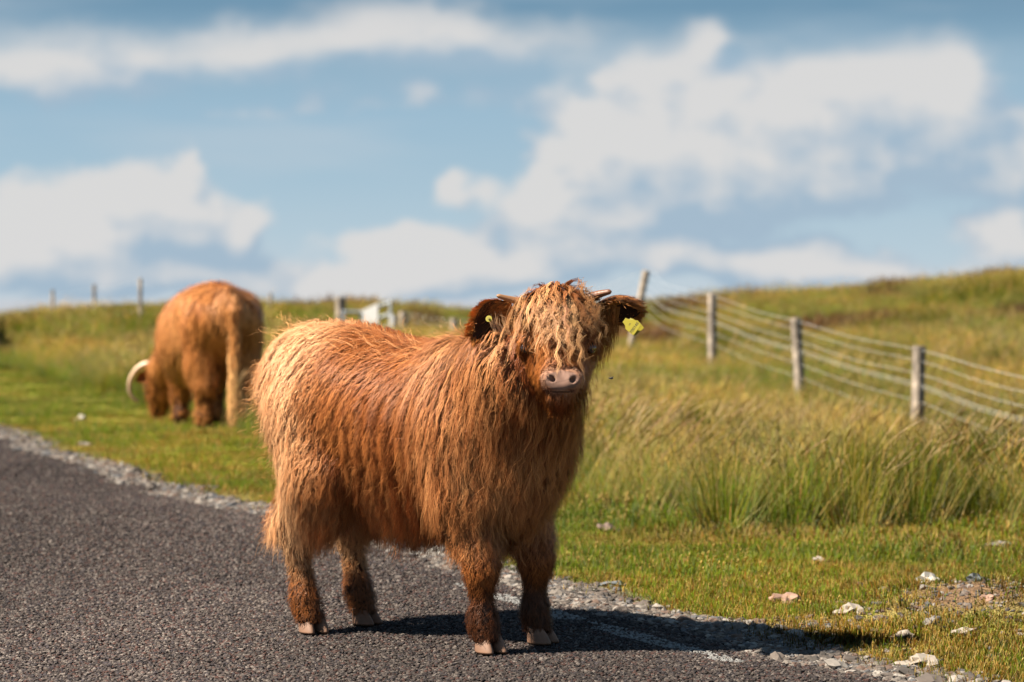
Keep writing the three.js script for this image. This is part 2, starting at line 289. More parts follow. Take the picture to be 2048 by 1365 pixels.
{ // tall moor grass, rushes and their seed heads, out to the skyline
  const r = rng(2024), pal = [
    [GREEN, GREEN, OLIVE, OLIVE, FRESH, STRAW], [OLIVE, OLIVE, RUST, GREEN, STRAW, FRESH], [FRESH, GREEN, FRESH, OLIVE], [STRAW, RUST, OLIVE, OLIVE, GREEN], [DARKG, DARKG, GREEN, OLIVE], [BLUEG, GREEN, OLIVE, FRESH]];
  const shapes = [
    tuft(1, 46, .11, .38, .0055, .5, .9, pal[0], .04, 4), tuft(2, 44, .11, .40, .005, .5, 1.0, pal[1], .1, 4), tuft(3, 50, .10, .30, .006, .6, 1.1, pal[2], .02, 4),
    tuft(4, 40, .10, .42, .0045, .45, .9, pal[3], .2, 4), tuft(5, 54, .10, .44, .005, .32, .25, pal[4], 0, 4), tuft(6, 40, .12, .42, .006, .6, 1.2, pal[5], .08, 4)];
  const lists = shapes.map(() => []);
  for (let k = 0; k < 120000; k++) {
    const d = 8.5 * Math.pow(62 / 8.5, Math.pow(r(), .8)), half = .2118 * d * 1.3 + .8, x = -half + 2 * half * r(), o = x - roadEdge(d) - ragged(d), te = tallEdge(x, d);
    const in_ = o - te; if (in_ < -.1) continue;
    if (r() > sstep(-.15, .35, in_) * (.35 + .65 * sstep(9, 20, d) )) continue;
    const warm = fbm(x * .55, d * .3, 40, 4) + .04 * sstep(11, 17, d) - .04, bank = sstep(-3, -3.8, x) * sstep(19, 24, d) * (1 - sstep(44, 50, d)), wet = fbm(x * .7 + 20, d * .5, 44, 3) + .28 * bank;
    let v; const q = r();
    if (wet > .3) v = q < .5 ? 4 : q < .8 ? 0 : 2; else if (warm > .28) v = q < .45 ? 3 : q < .8 ? 1 : 5; else if (warm > .02) v = q < .3 ? 1 : q < .55 ? 5 : q < .7 ? 3 : 0; else v = q < .4 ? 2 : q < .75 ? 0 : q < .9 ? 5 : 1;
    const far = sstep(18, 45, d), g = (.62 + .5 * r()) * lerp(.72, 1, sstep(0, .8, in_)) * (1 + .55 * fbm(x * .9, d * .6, 50, 3)) * lerp(1, .85, far) * (1 + .3 * bank) * (d > 12 ? 1 - .22 * Math.exp(-(((x - lerp(3.7, 2.3, (d - 16) / 12)) / 1.6) ** 2)) : 1);
    const wide = lerp(1, 1.7, far);
    lists[v].push({ p: [x, height(x, d) - .01, -d], e: [.05 * (r() - .5), r() * 6.3, -.06 - .12 * r()], s: [g * wide, g, g * wide], c: tint(r, x, d, 1).map((v) => v * 1.05) });
  }
  lists.forEach((l, i) => { if (l.length) scatter('moor_grass', shapes[i], leafMaterial, l, 'tall green and straw-coloured moor grass behind the verge', 'grass'); });
}
{ // single tall flowering stems standing above the grass, bent by the wind
  const r = rng(515), shapes = [0, 1, 2].map((k) => { const b = new Blades(), q = rng(90 + k); for (let i = 0; i < 3; i++) { const a = q() * 6.28; b.blade(Math.cos(a) * .03, Math.sin(a) * .03, .5 + .2 * q(), .0028, .08 + .2 * q(), (q() - .5) * 1.6, .5 + .5 * q(), [.52, .40, .13], 9, .26, [[.66, .46, .24], [.60, .36, .17], [.5, .27, .13]][k]); } return b.build(); }), lists = [[], [], []];
  for (let k = 0; k < 9000; k++) {
    const d = 9.8 * Math.pow(34 / 9.8, r()), half = .2118 * d * 1.3 + .8, x = -half + 2 * half * r(), o = x - roadEdge(d); if (o < tallEdge(x, d) - .15) continue; if (fbm(x * .8, d * .5, 91, 3) + .1 < r() * .5 - .1) continue;
    const g = .65 + .5 * r(); lists[k % 3].push({ p: [x, height(x, d), -d], e: [0, (r() - .5) * 1.4, -.1 - .15 * r()], s: [g, g, g], c: tint(r, x, d) });
  }
  lists.forEach((l, i) => scatter('flowering_grass', shapes[i], leafMaterial, l, 'pale seed heads on bent stems above the moor grass', 'grass'));
}
{ // brown heather and bracken patches on the rising ground
  const r = rng(61), b = new Blades();
  for (let k = 0; k < 90; k++) { const a = r() * 6.283, q = Math.sqrt(r()) * .16, j = .7 + .6 * r(), c = [[.17, .09, .03], [.24, .12, .045], [.14, .12, .025], [.25, .15, .07]][r() * 4 | 0].map((v) => v * j); b.blade(Math.cos(a) * q, Math.sin(a) * q, .18 + .16 * r(), .012, r() * .9, r() * 6.3, 1.3 * (r() - .3), c, 3); }
  const list = [];
  for (let k = 0; k < 24000; k++) {
    const d = 26 + r() * 34, half = .2118 * d * 1.3 + 1, x = -half + 2 * half * r(); if (x - roadEdge(d) < 4) continue;
    const n = fbm(x * .6, d * .4, 70, 4) + (x > 3 ? .06 : 0); if (n < .36 + .12 * r()) continue;
    const g = 1 + .7 * r(); list.push({ p: [x, height(x, d), -d], e: [0, r() * 6.3, 0], s: [g * 1.5, g, g * 1.5], c: tint(r, x, d) });
  }
  scatter('heather_cover', b.build(), leafMaterial, list, 'brown heather patches among the grass of the hillside', 'heather');
}
// rush clumps that stand out one by one
function rushClump(x, d, size, seed, label, colours, stems = 190) {
  const r = rng(seed), g = thing('rush_clump', [x, height(x, d) - .01, -d], label, 'rush clump', 'rush clumps at the edge of the turf'), b = new Blades(), f = new Blades();
  for (let k = 0; k < stems; k++) {
    const a = r() * 6.283, q = Math.sqrt(r()) * .2 * size, c = colours[r() * colours.length | 0].map((v) => v * (.75 + .5 * r())), len = size * (.2 + .42 * r());
    b.blade(Math.cos(a) * q, Math.sin(a) * q * .6, len, .004 + .002 * r(), (.1 + .75 * r()) * (q / (.2 * size) + .25), a + (r() - .5), .25 * r(), c, 4);
  }
  for (let k = 0; k < stems * .5; k++) { const a = r() * 6.283, q = Math.sqrt(r()) * .24 * size; b.blade(Math.cos(a) * q, Math.sin(a) * q * .6, size * (.1 + .14 * r()), .005, .3 + r() * .7, a + (r() - .5), .9, mix3(DARKG, GREEN, r()), 3); }
  mesh('stems', b.build(), leafMaterial, g);
  for (let k = 0; k < 16; k++) {   // tall stems with a dark brown flower knot
    const a = r() * 6.283, q = Math.sqrt(r()) * .2 * size; f.blade(Math.cos(a) * q, Math.sin(a) * q * .6, size * (.55 + .2 * r()), .003, .05 + .25 * r(), r() * 6.3, .15, OLIVE, 9, .08, [.06, .03, .015]);
  }
  tag(mesh('flower_stems', f.build(), leafMaterial, g), null, null, null, 'stuff');
}
rushClump(.98, 11.0, .78, 3, 'dark green rush clump fanning out at the left end of the row', [DARKG, GREEN, OLIVE, GREEN, STRAW, OLIVE]);
rushClump(1.28, 11.05, .8, 4, 'rush clump behind the turf, second from the left of the row', [DARKG, GREEN, GREEN, OLIVE, STRAW, OLIVE]);
rushClump(1.56, 11.0, .86, 5, 'rush clump in the middle of the row with upright olive stems', [GREEN, OLIVE, DARKG, OLIVE, STRAW, OLIVE]);
rushClump(1.86, 11.15, .82, 6, 'dark rush clump toward the right end of the row', [DARKG, DARKG, GREEN, OLIVE, STRAW, OLIVE]);
rushClump(.66, 14.2, .9, 7, 'dark rush clump standing alone in the taller grass behind the calf', [DARKG, DARKG, DARKG, GREEN]);

// ---------------------------------------------------------------- stones lying about, each its own thing
{
  const kinds = [0, 1, 2, 3, 4].map((k) => pebbleGeometry(31 + k * 7, 2, .6, .55));
  const mats = { pink: [.25, .15, .108], pale: [.23, .195, .16], white: [.33, .31, .28], slate: [.085, .093, .098], brown: [.11, .074, .057], grey: [.135, .12, .108] };
  const stoneMats = Object.fromEntries(Object.entries(mats).map(([k, c]) => [k, new THREE.MeshStandardMaterial({ color: new THREE.Color().setRGB(...c), roughness: .85, flatShading: true, bumpMap: null })]));
  const S = (x, d, sx, sy, sz, kind, turn, label) => { const m = mesh('stone', kinds[kind], stoneMats[label[0]], null); m.position.set(x, height(x, d) + sy * .22, -d); m.scale.set(sx, sy / .6, sz); m.rotation.y = turn; tag(m, label[1], 'stone', 'stones on the verge'); };
  S(.437, 11.05, .042, .028, .035, 0, .3, ['brown', 'small brown angular stone on the turf just right of the calf']);
  S(.371, 8.95, .047, .016, .04, 1, .1, ['slate', 'flat blue-grey stone at the turf edge near the far front hoof']);
  S(.95, 8.42, .050, .032, .042, 2, .4, ['pink', 'pinkish wedge-shaped stone in the turf above the calf shadow']);
  S(1.13, 8.07, .052, .024, .05, 3, .9, ['pale', 'pale flat stone at the top of the gravelly patch']);
  S(1.48, 8.58, .040, .032, .035, 4, .2, ['white', 'round white stone on the bare bank, left of two']);
  S(1.63, 8.85, .040, .024, .03, 0, 1.4, ['white', 'white stone at the back of the bare bank']);
  S(1.76, 8.6, .050, .03, .045, 1, 2.2, ['grey', 'grey slab lying on the right side of the bare bank']);
  S(2.06, 10.25, .05, .026, .05, 2, 1, ['grey', 'grey stone in the turf at the far right']);
  S(-3.81, 21.4, .05, .036, .05, 3, .2, ['white', 'pale stone on the verge left of the grazing cow']);
  S(-3.1, 17.5, .058, .026, .05, 4, .6, ['pale', 'pale stone beside the road below the grazing cow']);
  S(-.31, 10.14, .046, .026, .04, 0, 1.9, ['white', 'whitest stone of the gravel beneath the belly of the calf']);
  S(-.40, 10.1, .035, .022, .03, 2, .5, ['white', 'white stone under the belly, left of its brighter neighbour']);
  S(-.52, 10.2, .03, .02, .03, 1, 2.5, ['grey', 'grey stone under the belly beside the far hind leg']);
  S(1.19, 7.02, .075, .022, .06, 3, .7, ['pale', 'broad pale stone at the lower right edge of the road']);
  S(1.6, 8.35, .03, .022, .025, 4, .4, ['slate', 'small dark cluster stone in the middle of the bare bank']);
  S(1.23, 9.68, .028, .015, .025, 0, .8, ['pale', 'small pale stone sunk in the open turf']);
  S(1.34, 7.74, .026, .022, .024, 1, 1.1, ['grey', 'grey lump of stone at the foot of the bare bank']);
  S(1.575, 8.0, .022, .015, .02, 2, .2, ['pink', 'small pinkish stone on the bare earth of the bank']);
  S(1.22, 7.55, .03, .018, .026, 4, 3, ['pale', 'pale stone between grass tufts just past the calf shadow']);
  S(.8, 7.72, .026, .018, .024, 3, 2, ['grey', 'grey stone on the gravel inside the calf shadow']);
  S(1.42, 7.58, .034, .016, .03, 0, 2.8, ['pale', 'flat pale stone low on the bank by the right edge']);
  S(-1.1, 11.75, .03, .022, .028, 1, .3, ['brown', 'brown stone at the road edge just left of the calf']);
}

// ---------------------------------------------------------------- fences and gate
const grain = dataTexture(64, 512, (x, y) => { const n = fbm(x * .35, y * .012, 3, 4) * .7 + fbm(x * 1.1, y * .04, 8, 3) * .5, v = clamp(.74 + n * .5); return [255 * v, 250 * v, 240 * v]; }, true);
const woodMaterial = new THREE.MeshStandardMaterial({ color: new THREE.Color().setRGB(.5, .43, .375), roughness: .9, map: grain, bumpMap: grain, bumpScale: .004 });
const wireMaterial = new THREE.MeshStandardMaterial({ color: new THREE.Color().setRGB(.62, .62, .60), roughness: .45, metalness: .4 });
function postGeometry(h, w) {   // weathered squarish stake with worn corners
  const shape = new THREE.Shape(), r = w * .18, a = w / 2; shape.moveTo(-a + r, -a); shape.lineTo(a - r, -a); shape.lineTo(a, -a + r); shape.lineTo(a, a - r); shape.lineTo(a - r, a); shape.lineTo(-a + r, a); shape.lineTo(-a, a - r); shape.lineTo(-a, -a + r); shape.closePath();
  const g = new THREE.ExtrudeGeometry(shape, { depth: h, steps: 6, bevelEnabled: true, bevelSize: .006, bevelThickness: .006, bevelSegments: 1 }); g.rotateX(-Math.PI / 2);
  const p = g.attributes.position; for (let i = 0; i < p.count; i++) { const y = p.getY(i), k = 1 + .05 * noise(y * 6, p.getX(i) * 20, p.getZ(i) * 20); p.setX(i, p.getX(i) * k + .006 * noise(y * 2, 1)); p.setZ(i, p.getZ(i) * k); }
  g.computeVertexNormals(); return g;
}
function wireBetween(pts, rad) { return new THREE.TubeGeometry(new THREE.CatmullRomCurve3(pts.map((p) => new THREE.Vector3(...p))), Math.max(8, pts.length * 5), rad, 5); }
function fence(pos, label, posts, wires, turn, rad) {
  const g = thing('post_and_wire_fence', pos, label, 'fence');
  const tops = posts.map(([x, d, top, w, leanX, leanZ, lab]) => {
    const h = height(x, d), low = h - .12, p = mesh('post', postGeometry(top - low, w), woodMaterial, g); p.position.set(x - pos[0], low - pos[1], -d - pos[2]); p.rotation.set(leanZ ?? 0, 0, leanX ?? 0); const tw = new THREE.Group(); p.rotation.order = 'ZXY'; p.rotation.y = turn; if (lab) p.userData.label = lab;
    return [x, top, d, w, leanX ?? 0, top - low];
  });
  for (const [drop, r2] of wires) {
    const pts = [];
    tops.forEach(([x, top, d, w, lx, hh], i) => {
      const y = Math.min(top, tops[i][5] > 1.6 ? top - (top - height(x, d) - 1.0) : top) - .03 - drop, lean = -Math.sin(lx) * (y - (top - hh));
      pts.push([x + lean - pos[0] + w * .2, y - pos[1], -d - pos[2] + w * .56]);
      if (i < tops.length - 1) { const [x2, t2, d2] = tops[i + 1]; pts.push([(x + x2) / 2 - pos[0], (y + Math.min(t2, tops[i + 1][5] > 1.6 ? height(x2, d2) + 1.0 : t2) - .03 - drop) / 2 - .02 - .012 * noise(drop * 30, i) - pos[1], -(d + d2) / 2 - pos[2] + .05]); }
    });
    mesh('wire', wireBetween(pts, (r2 ?? 1) * rad), wireMaterial, g);
  }
  return g;
}
fence([3.35, -.1, -20], 'weathered wooden post and wire fence running up the slope on the right', [
  [4.05, 12.4, .36, .085], [3.72, 16.2, .5, .08, .02], [3.35, 20, .672, .082, -.02], [2.88, 24, .876, .082, .06], [2.32, 28, 1.13, .08, 0], [1.49, 32, 1.47, .075, -.2, 0, 'taller post leaning to the right'], [.7, 36.5, .92, .1, .03], [-.96, 40, .75, .1, 0], [-1.82, 40.4, .86, .11, 0]],
  [[0, 1.25], [.09], [.2, 1.1], [.285, 1.2], [.31, 1], [.43], [.56]], .46, .0015);
fence([-6.5, .4, -44], 'row of thin fence posts along the skyline behind the grazing cow', [
  [-4.65, 46.5, 1.18, .05], [-6.45, 42, 1.43, .046, .01], [-8.3, 48, 1.36, .048], [-10.66, 56, 1.29, .05, -.02]], [[.05], [.3], [.55]], .72, .0012);
{
  const galv = new THREE.MeshStandardMaterial({ color: new THREE.Color().setRGB(.30, .325, .345), roughness: .45, metalness: .25 }), white = new THREE.MeshStandardMaterial({ color: new THREE.Color().setRGB(.30, .30, .30), roughness: .7 });
  const D = 40, base = height(-2.3, D), g = thing('field_gate', [-2.3, base, -D], 'pale metal field gate with a white board, beyond the back of the calf', 'gate');
  const bar = (name, a, b, r, mat = galv) => { const A = new THREE.Vector3(a[0] + 2.3, a[1] - base, a[2] + D), B = new THREE.Vector3(b[0] + 2.3, b[1] - base, b[2] + D), m = mesh(name, new THREE.CapsuleGeometry(r, A.distanceTo(B), 3, 8), mat, g); m.position.copy(A).add(B).multiplyScalar(.5); m.quaternion.setFromUnitVectors(new THREE.Vector3(0, 1, 0), B.sub(A).normalize()); return m; };
  const post = mesh('gate_post', postGeometry(1.10 - base + .1, .14), woodMaterial, g); post.position.set(-2.84 + 2.3, -.1, -.05); post.rotation.y = .4;
  const L = (t, h) => [lerp(-2.78, -2.5, t), .86 - h, -39.9 - .1 * t], R = (t, h) => [lerp(-2.5, -1.985, t), lerp(.85, 1.02, t) - h, -40 + .5 * t];
  for (const h of [0, .19, .38]) { bar('rail', L(0, h), L(1, h), .024); bar('rail', R(0, h), R(1, h), .026); }
  bar('upright', L(0, -.01), L(0, .6), .024); bar('upright', R(0, -.01), R(0, .6), .026); bar('upright', R(1, -.01), R(1, .75), .028);
  const bd = new THREE.BoxGeometry(.36, .5, .02); const sh = bd.attributes.position; for (let i = 0; i < sh.count; i++) sh.setY(i, sh.getY(i) + (sh.getX(i) + .18) * .33);
  const board = mesh('white_board', bd, white, g); const m0 = R(.36, .24); board.position.set(m0[0] + 2.3 - .01, m0[1] - base - .03, m0[2] + D + .05); board.rotation.y = -.75;
  const tub = mesh('latch_post', new THREE.CylinderGeometry(.05, .06, .5, 12), white, g); tub.position.set(-1.93 + 2.3, .84 - base - .27, .55);
}
{ // dark bush cut by the left edge of the frame
  const r = rng(9), D = 37, X = -8.02, g = thing('gorse_bush', [X, height(X, D) - .05, -D], 'dark green bush at the left edge of the picture', 'bush'), b = new Blades();
  for (let k = 0; k < 2600; k++) { const a = r() * 6.28, ph = Math.acos(1 - r() * 1.0), q = (.55 + .45 * Math.cbrt(r())) * (1 + .25 * noise(Math.cos(a) * 3, Math.sin(a) * 3, ph * 3)); const n0 = b.p.length; b.blade(0, 0, .09 + .08 * r(), .02, r() * 1.2, r() * 6.3, .4, mix3(DARKG, [.09, .07, .03], r()).map((v) => v * .9), 2); for (let i = n0; i < b.p.length; i += 3) { b.p[i] += .5 * q * Math.sin(ph) * Math.cos(a); b.p[i + 1] += .72 * q * Math.cos(ph); b.p[i + 2] += .5 * q * Math.sin(ph) * Math.sin(a); } }
  mesh('foliage', b.build(), leafMaterial, g);
  for (let k = 0; k < 5; k++) { const a = k * 1.3, m = mesh('stem', new THREE.CylinderGeometry(.008, .02, .55, 6), woodMaterial, g); m.position.set(Math.cos(a) * .1, .26, Math.sin(a) * .1); m.rotation.set(Math.sin(a) * .35, 0, -Math.cos(a) * .35); }
}

// ---------------------------------------------------------------- cattle: bodies as smooth distance fields, coats as strands
function cone(p, c) {   // tapered capsule c = [ax,ay,az, bx,by,bz, ra, rb]
  const bx = c[3] - c[0], by = c[4] - c[1], bz = c[5] - c[2], px = p[0] - c[0], py = p[1] - c[1], pz = p[2] - c[2];
  const l = bx * bx + by * by + bz * bz, t = l ? clamp((px * bx + py * by + pz * bz) / l) : 0, x = px - bx * t, y = py - by * t, z = pz - bz * t;
  return Math.sqrt(x * x + y * y + z * z) - (c[6] + (c[7] - c[6]) * t);
}
const smin = (a, b, k) => { const h = Math.max(k - Math.abs(a - b), 0) / k; return Math.min(a, b) - h * h * k * .25; };
function ball(p, c, r) { const x = (p[0] - c[0]), y = (p[1] - c[1]), z = (p[2] - c[2]), k0 = Math.hypot(x / r[0], y / r[1], z / r[2]), k1 = Math.hypot(x / r[0] ** 2, y / r[1] ** 2, z / r[2] ** 2); return k0 < 1e-6 ? -Math.min(...r) : k0 * (k0 - 1) / k1; }
class Field {
  constructor(lo, hi, h, fn) {
    this.lo = lo; this.h = h; this.n = [0, 1, 2].map((k) => Math.ceil((hi[k] - lo[k]) / h) + 1); const [nx, ny, nz] = this.n; this.v = new Float32Array(nx * ny * nz);
    let q = 0; for (let k = 0; k < nz; k++) for (let j = 0; j < ny; j++) for (let i = 0; i < nx; i++) this.v[q++] = fn([lo[0] + i * h, lo[1] + j * h, lo[2] + k * h]);
  }
  at(p) {
    const { lo, h, n, v } = this, x = (p[0] - lo[0]) / h, y = (p[1] - lo[1]) / h, z = (p[2] - lo[2]) / h, i = Math.floor(x), j = Math.floor(y), k = Math.floor(z);
    if (i < 0 || j < 0 || k < 0 || i >= n[0] - 1 || j >= n[1] - 1 || k >= n[2] - 1) return 9;
    const u = x - i, w = y - j, s = z - k, a = i + n[0] * (j + n[1] * k), dy = n[0], dz = n[0] * n[1];
    return lerp(lerp(lerp(v[a], v[a + 1], u), lerp(v[a + dy], v[a + dy + 1], u), w), lerp(lerp(v[a + dz], v[a + dz + 1], u), lerp(v[a + dz + dy], v[a + dz + dy + 1], u), w), s);
  }
  grad(p) { const e = this.h * .8; return norm3([this.at([p[0] + e, p[1], p[2]]) - this.at([p[0] - e, p[1], p[2]]), this.at([p[0], p[1] + e, p[2]]) - this.at([p[0], p[1] - e, p[2]]), this.at([p[0], p[1], p[2] + e]) - this.at([p[0], p[1], p[2] - e])]); }
  surface() {   // surface nets
    const { lo, h, n, v } = this, [nx, ny, nz] = n, id = new Int32Array(nx * ny * nz).fill(-1), pos = [], idx = [], at = (i, j, k) => i + nx * (j + ny * k);
    const E = [[0, 1], [2, 3], [4, 5], [6, 7], [0, 2], [1, 3], [4, 6], [5, 7], [0, 4], [1, 5], [2, 6], [3, 7]];
    for (let k = 0; k < nz - 1; k++) for (let j = 0; j < ny - 1; j++) for (let i = 0; i < nx - 1; i++) {
      const c = [v[at(i, j, k)], v[at(i + 1, j, k)], v[at(i, j + 1, k)], v[at(i + 1, j + 1, k)], v[at(i, j, k + 1)], v[at(i + 1, j, k + 1)], v[at(i, j + 1, k + 1)], v[at(i + 1, j + 1, k + 1)]];
      let m = 0; for (let q = 0; q < 8; q++) if (c[q] < 0) m++; if (m === 0 || m === 8) continue;
      let x = 0, y = 0, z = 0, cnt = 0;
      for (const [a, b] of E) if (c[a] < 0 !== c[b] < 0) { const t = c[a] / (c[a] - c[b]); x += lerp(a & 1, b & 1, t); y += lerp(a >> 1 & 1, b >> 1 & 1, t); z += lerp(a >> 2, b >> 2, t); cnt++; }
      id[at(i, j, k)] = pos.length / 3; pos.push(lo[0] + (i + x / cnt) * h, lo[1] + (j + y / cnt) * h, lo[2] + (k + z / cnt) * h);
    }
    const quad = (a, b, c, d, flip) => { if (a < 0 || b < 0 || c < 0 || d < 0) return; flip ? idx.push(a, c, b, a, d, c) : idx.push(a, b, c, a, c, d); };
    for (let k = 1; k < nz - 1; k++) for (let j = 1; j < ny - 1; j++) for (let i = 1; i < nx - 1; i++) {
      const s = v[at(i, j, k)] < 0;
      if (s !== v[at(i + 1, j, k)] < 0) quad(id[at(i, j - 1, k - 1)], id[at(i, j, k - 1)], id[at(i, j, k)], id[at(i, j - 1, k)], !s);
      if (s !== v[at(i, j + 1, k)] < 0) quad(id[at(i - 1, j, k - 1)], id[at(i - 1, j, k)], id[at(i, j, k)], id[at(i, j, k - 1)], !s);
      if (s !== v[at(i, j, k + 1)] < 0) quad(id[at(i - 1, j - 1, k)], id[at(i, j - 1, k)], id[at(i, j, k)], id[at(i - 1, j, k)], !s);
    }
    const nor = []; for (let q = 0; q < pos.length; q += 3) nor.push(...this.grad([pos[q], pos[q + 1], pos[q + 2]]));
    return { pos, nor, idx };
  }
}
function sampler(s, r) {   // random points on a surface, even by area
  const cum = []; let t = 0; const P = (i) => [s.pos[i * 3], s.pos[i * 3 + 1], s.pos[i * 3 + 2]], N = (i) => [s.nor[i * 3], s.nor[i * 3 + 1], s.nor[i * 3 + 2]];
  for (let q = 0; q < s.idx.length; q += 3) { const a = P(s.idx[q]), c = cross3(sub3(P(s.idx[q + 1]), a), sub3(P(s.idx[q + 2]), a)); t += Math.hypot(...c) / 2; cum.push(t); }
  return { area: t, next() { const y = r() * t; let lo = 0, hi = cum.length - 1; while (lo < hi) { const m = lo + hi >> 1; cum[m] < y ? lo = m + 1 : hi = m; } let u = r(), v = r(); if (u + v > 1) { u = 1 - u; v = 1 - v; } const [a, b, c] = [s.idx[lo * 3], s.idx[lo * 3 + 1], s.idx[lo * 3 + 2]], pa = P(a), p = add3(add3(pa, sub3(P(b), pa), u), sub3(P(c), pa), v); return [p, norm3(add3(add3(N(a), sub3(N(b), N(a)), u), sub3(N(c), N(a)), v))]; } };
}
class Hair {
  constructor(max) { this.p = new Float32Array(max * 3); this.n = new Float32Array(max * 3); this.c = new Float32Array(max * 3); this.i = new Uint32Array(max * 3); this.v = 0; this.q = 0; }
  strand(pts, nor, w0, c0, c1) {
    const K = pts.length; if ((this.v + K * 2) * 3 > this.p.length) return;
    const base = this.v;
    for (let k = 0; k < K; k++) {
      const a = pts[Math.max(0, k - 1)], b = pts[Math.min(K - 1, k + 1)], tx = b[0] - a[0], ty = b[1] - a[1], tz = b[2] - a[2], n = nor[k], t = k / (K - 1);
      let wx = ty * n[2] - tz * n[1], wy = tz * n[0] - tx * n[2], wz = tx * n[1] - ty * n[0]; const l = Math.hypot(wx, wy, wz) || 1; wx /= l; wy /= l; wz /= l;
      const w = w0 * .5 * (1 - .82 * t * t) * (.6 + .4 * Math.min(1, t * 6)), cr = lerp(c0[0], c1[0], t), cg = lerp(c0[1], c1[1], t), cb = lerp(c0[2], c1[2], t), p = pts[k];
      for (let s = -1; s <= 1; s += 2) {
        const o = this.v * 3; this.p[o] = p[0] + wx * w * s; this.p[o + 1] = p[1] + wy * w * s; this.p[o + 2] = p[2] + wz * w * s;
        let nx = n[0] + wx * s * .75, ny = n[1] + wy * s * .75, nz = n[2] + wz * s * .75; const m = Math.hypot(nx, ny, nz) || 1; this.n[o] = nx / m; this.n[o + 1] = ny / m; this.n[o + 2] = nz / m;
        this.c[o] = cr; this.c[o + 1] = cg; this.c[o + 2] = cb; this.v++;
      }
      if (k < K - 1) { const e = base + k * 2; this.i[this.q++] = e; this.i[this.q++] = e + 1; this.i[this.q++] = e + 2; this.i[this.q++] = e + 1; this.i[this.q++] = e + 3; this.i[this.q++] = e + 2; }
    }
  }
  build(off) { const g = geo(this.p.slice(0, this.v * 3), this.n.slice(0, this.v * 3), this.c.slice(0, this.v * 3), this.i.slice(0, this.q)); g.translate(-off[0], -off[1], -off[2]); return g; }
}
// one lock: a guide strand grown over the body, and hairs gathered round it
function lock(hair, sdf, grad, p0, n0, o, r) {
  const K = o.segs ?? 8, st = o.len / K, pts = [p0], nor = [n0]; let dir = norm3(add3(o.flow, n0, o.lift ?? .4)), p = p0;
  const layer = (o.layer ?? .012) * (.3 + r());
  for (let k = 1; k <= K; k++) {
    const t = k / K; dir = norm3([dir[0] + o.flow[0] * .25 + (o.wild ?? .12) * (r() - .5), dir[1] + o.flow[1] * .25 - (o.grav ?? .35) + (o.wild ?? .12) * (r() - .5), dir[2] + o.flow[2] * .25 + (o.wild ?? .12) * (r() - .5)]);
    p = add3(p, dir, st); const s = sdf(p), c = .002 + layer * Math.min(1, t * 2.5); let g = n0;
    if (s < .12) { g = grad(p); if (s < c) { p = add3(p, g, c - s); const into = dot3(dir, g); if (into < 0) dir = norm3(add3(dir, g, -into * .9)); } }
    if (o.avoid?.(p)) return false;
    pts.push(p); nor.push(norm3(add3(g, n0, .35)));
  }
  const side = norm3(cross3(n0, o.flow)), kids = o.kids ?? 8, ph = r() * 6.28, turns = o.len / (o.wave ?? .06) * 6.28, amp = o.curl ?? .004;
  const up = norm3(cross3(side, norm3(add3(pts[K], p0, -1))));
  for (let c = 0; c < kids; c++) {
    const a = r() * 6.28, q = Math.sqrt(r()) * (o.spread ?? .016), t1 = norm3(cross3(n0, [.31, .9, .2])), t2 = cross3(n0, t1), off = add3(add3([0, 0, 0], t1, Math.cos(a) * q), t2, Math.sin(a) * q);
    const cut = .7 + .35 * r(), myph = ph + (r() - .5) * 1.6, gather = (o.gather ?? .7) * (.75 + .35 * r()), amp2 = amp * (.6 + .8 * r()), stray = r() < (o.stray ?? .04) ? 2.6 : 1;
    const out = [], no = [], jx = (r() - .5) * .012 * stray, jy = (r() - .5) * .008 * stray;
    for (let k = 0; k <= K; k++) {
      const f = k / K * cut * K, i = Math.min(K - 1, Math.floor(f)), u = f - i, t = k / K, g = pts[i], h = pts[i + 1], e = 1 - gather * sstep(0, .8, t), w = amp2 * stray * Math.min(1, t * 1.6), s = Math.sin(myph + turns * t * cut) * w + jx * t, z = Math.cos(myph * 1.3 + turns * t * cut) * w * .7 + jy * t;
      out.push([lerp(g[0], h[0], u) + off[0] * e + side[0] * s + up[0] * z, lerp(g[1], h[1], u) + off[1] * e + side[1] * s + up[1] * z, lerp(g[2], h[2], u) + off[2] * e + side[2] * s + up[2] * z]); no.push(nor[i]);
    }
    const j = .82 + .36 * r(), bl = clamp(o.tone + (r() - .5) * (o.vary ?? .5)), c0 = mix3(o.dark, o.pale, bl).map((v) => v * j);
    hair.strand(out, no, (o.width ?? .0026) * (.7 + .6 * r()), c0, mix3(c0, o.pale, o.bleach ?? .25));
  }
}
const coatMaterial = new THREE.MeshPhysicalMaterial({ vertexColors: true, roughness: .42, specularIntensity: .6, specularColor: new THREE.Color().setRGB(1, .92, .84) });
const skinMaterial = new THREE.MeshPhysicalMaterial({ vertexColors: true, roughness: .75, specularIntensity: .5 });
const hornMaterial = new THREE.MeshStandardMaterial({ vertexColors: true, roughness: .42 });
const hoofMaterial = new THREE.MeshStandardMaterial({ vertexColors: true, roughness: .68 });
const eyeMaterial = new THREE.MeshPhysicalMaterial({ color: new THREE.Color().setRGB(.02, .010, .006), roughness: .08, clearcoat: 1 });

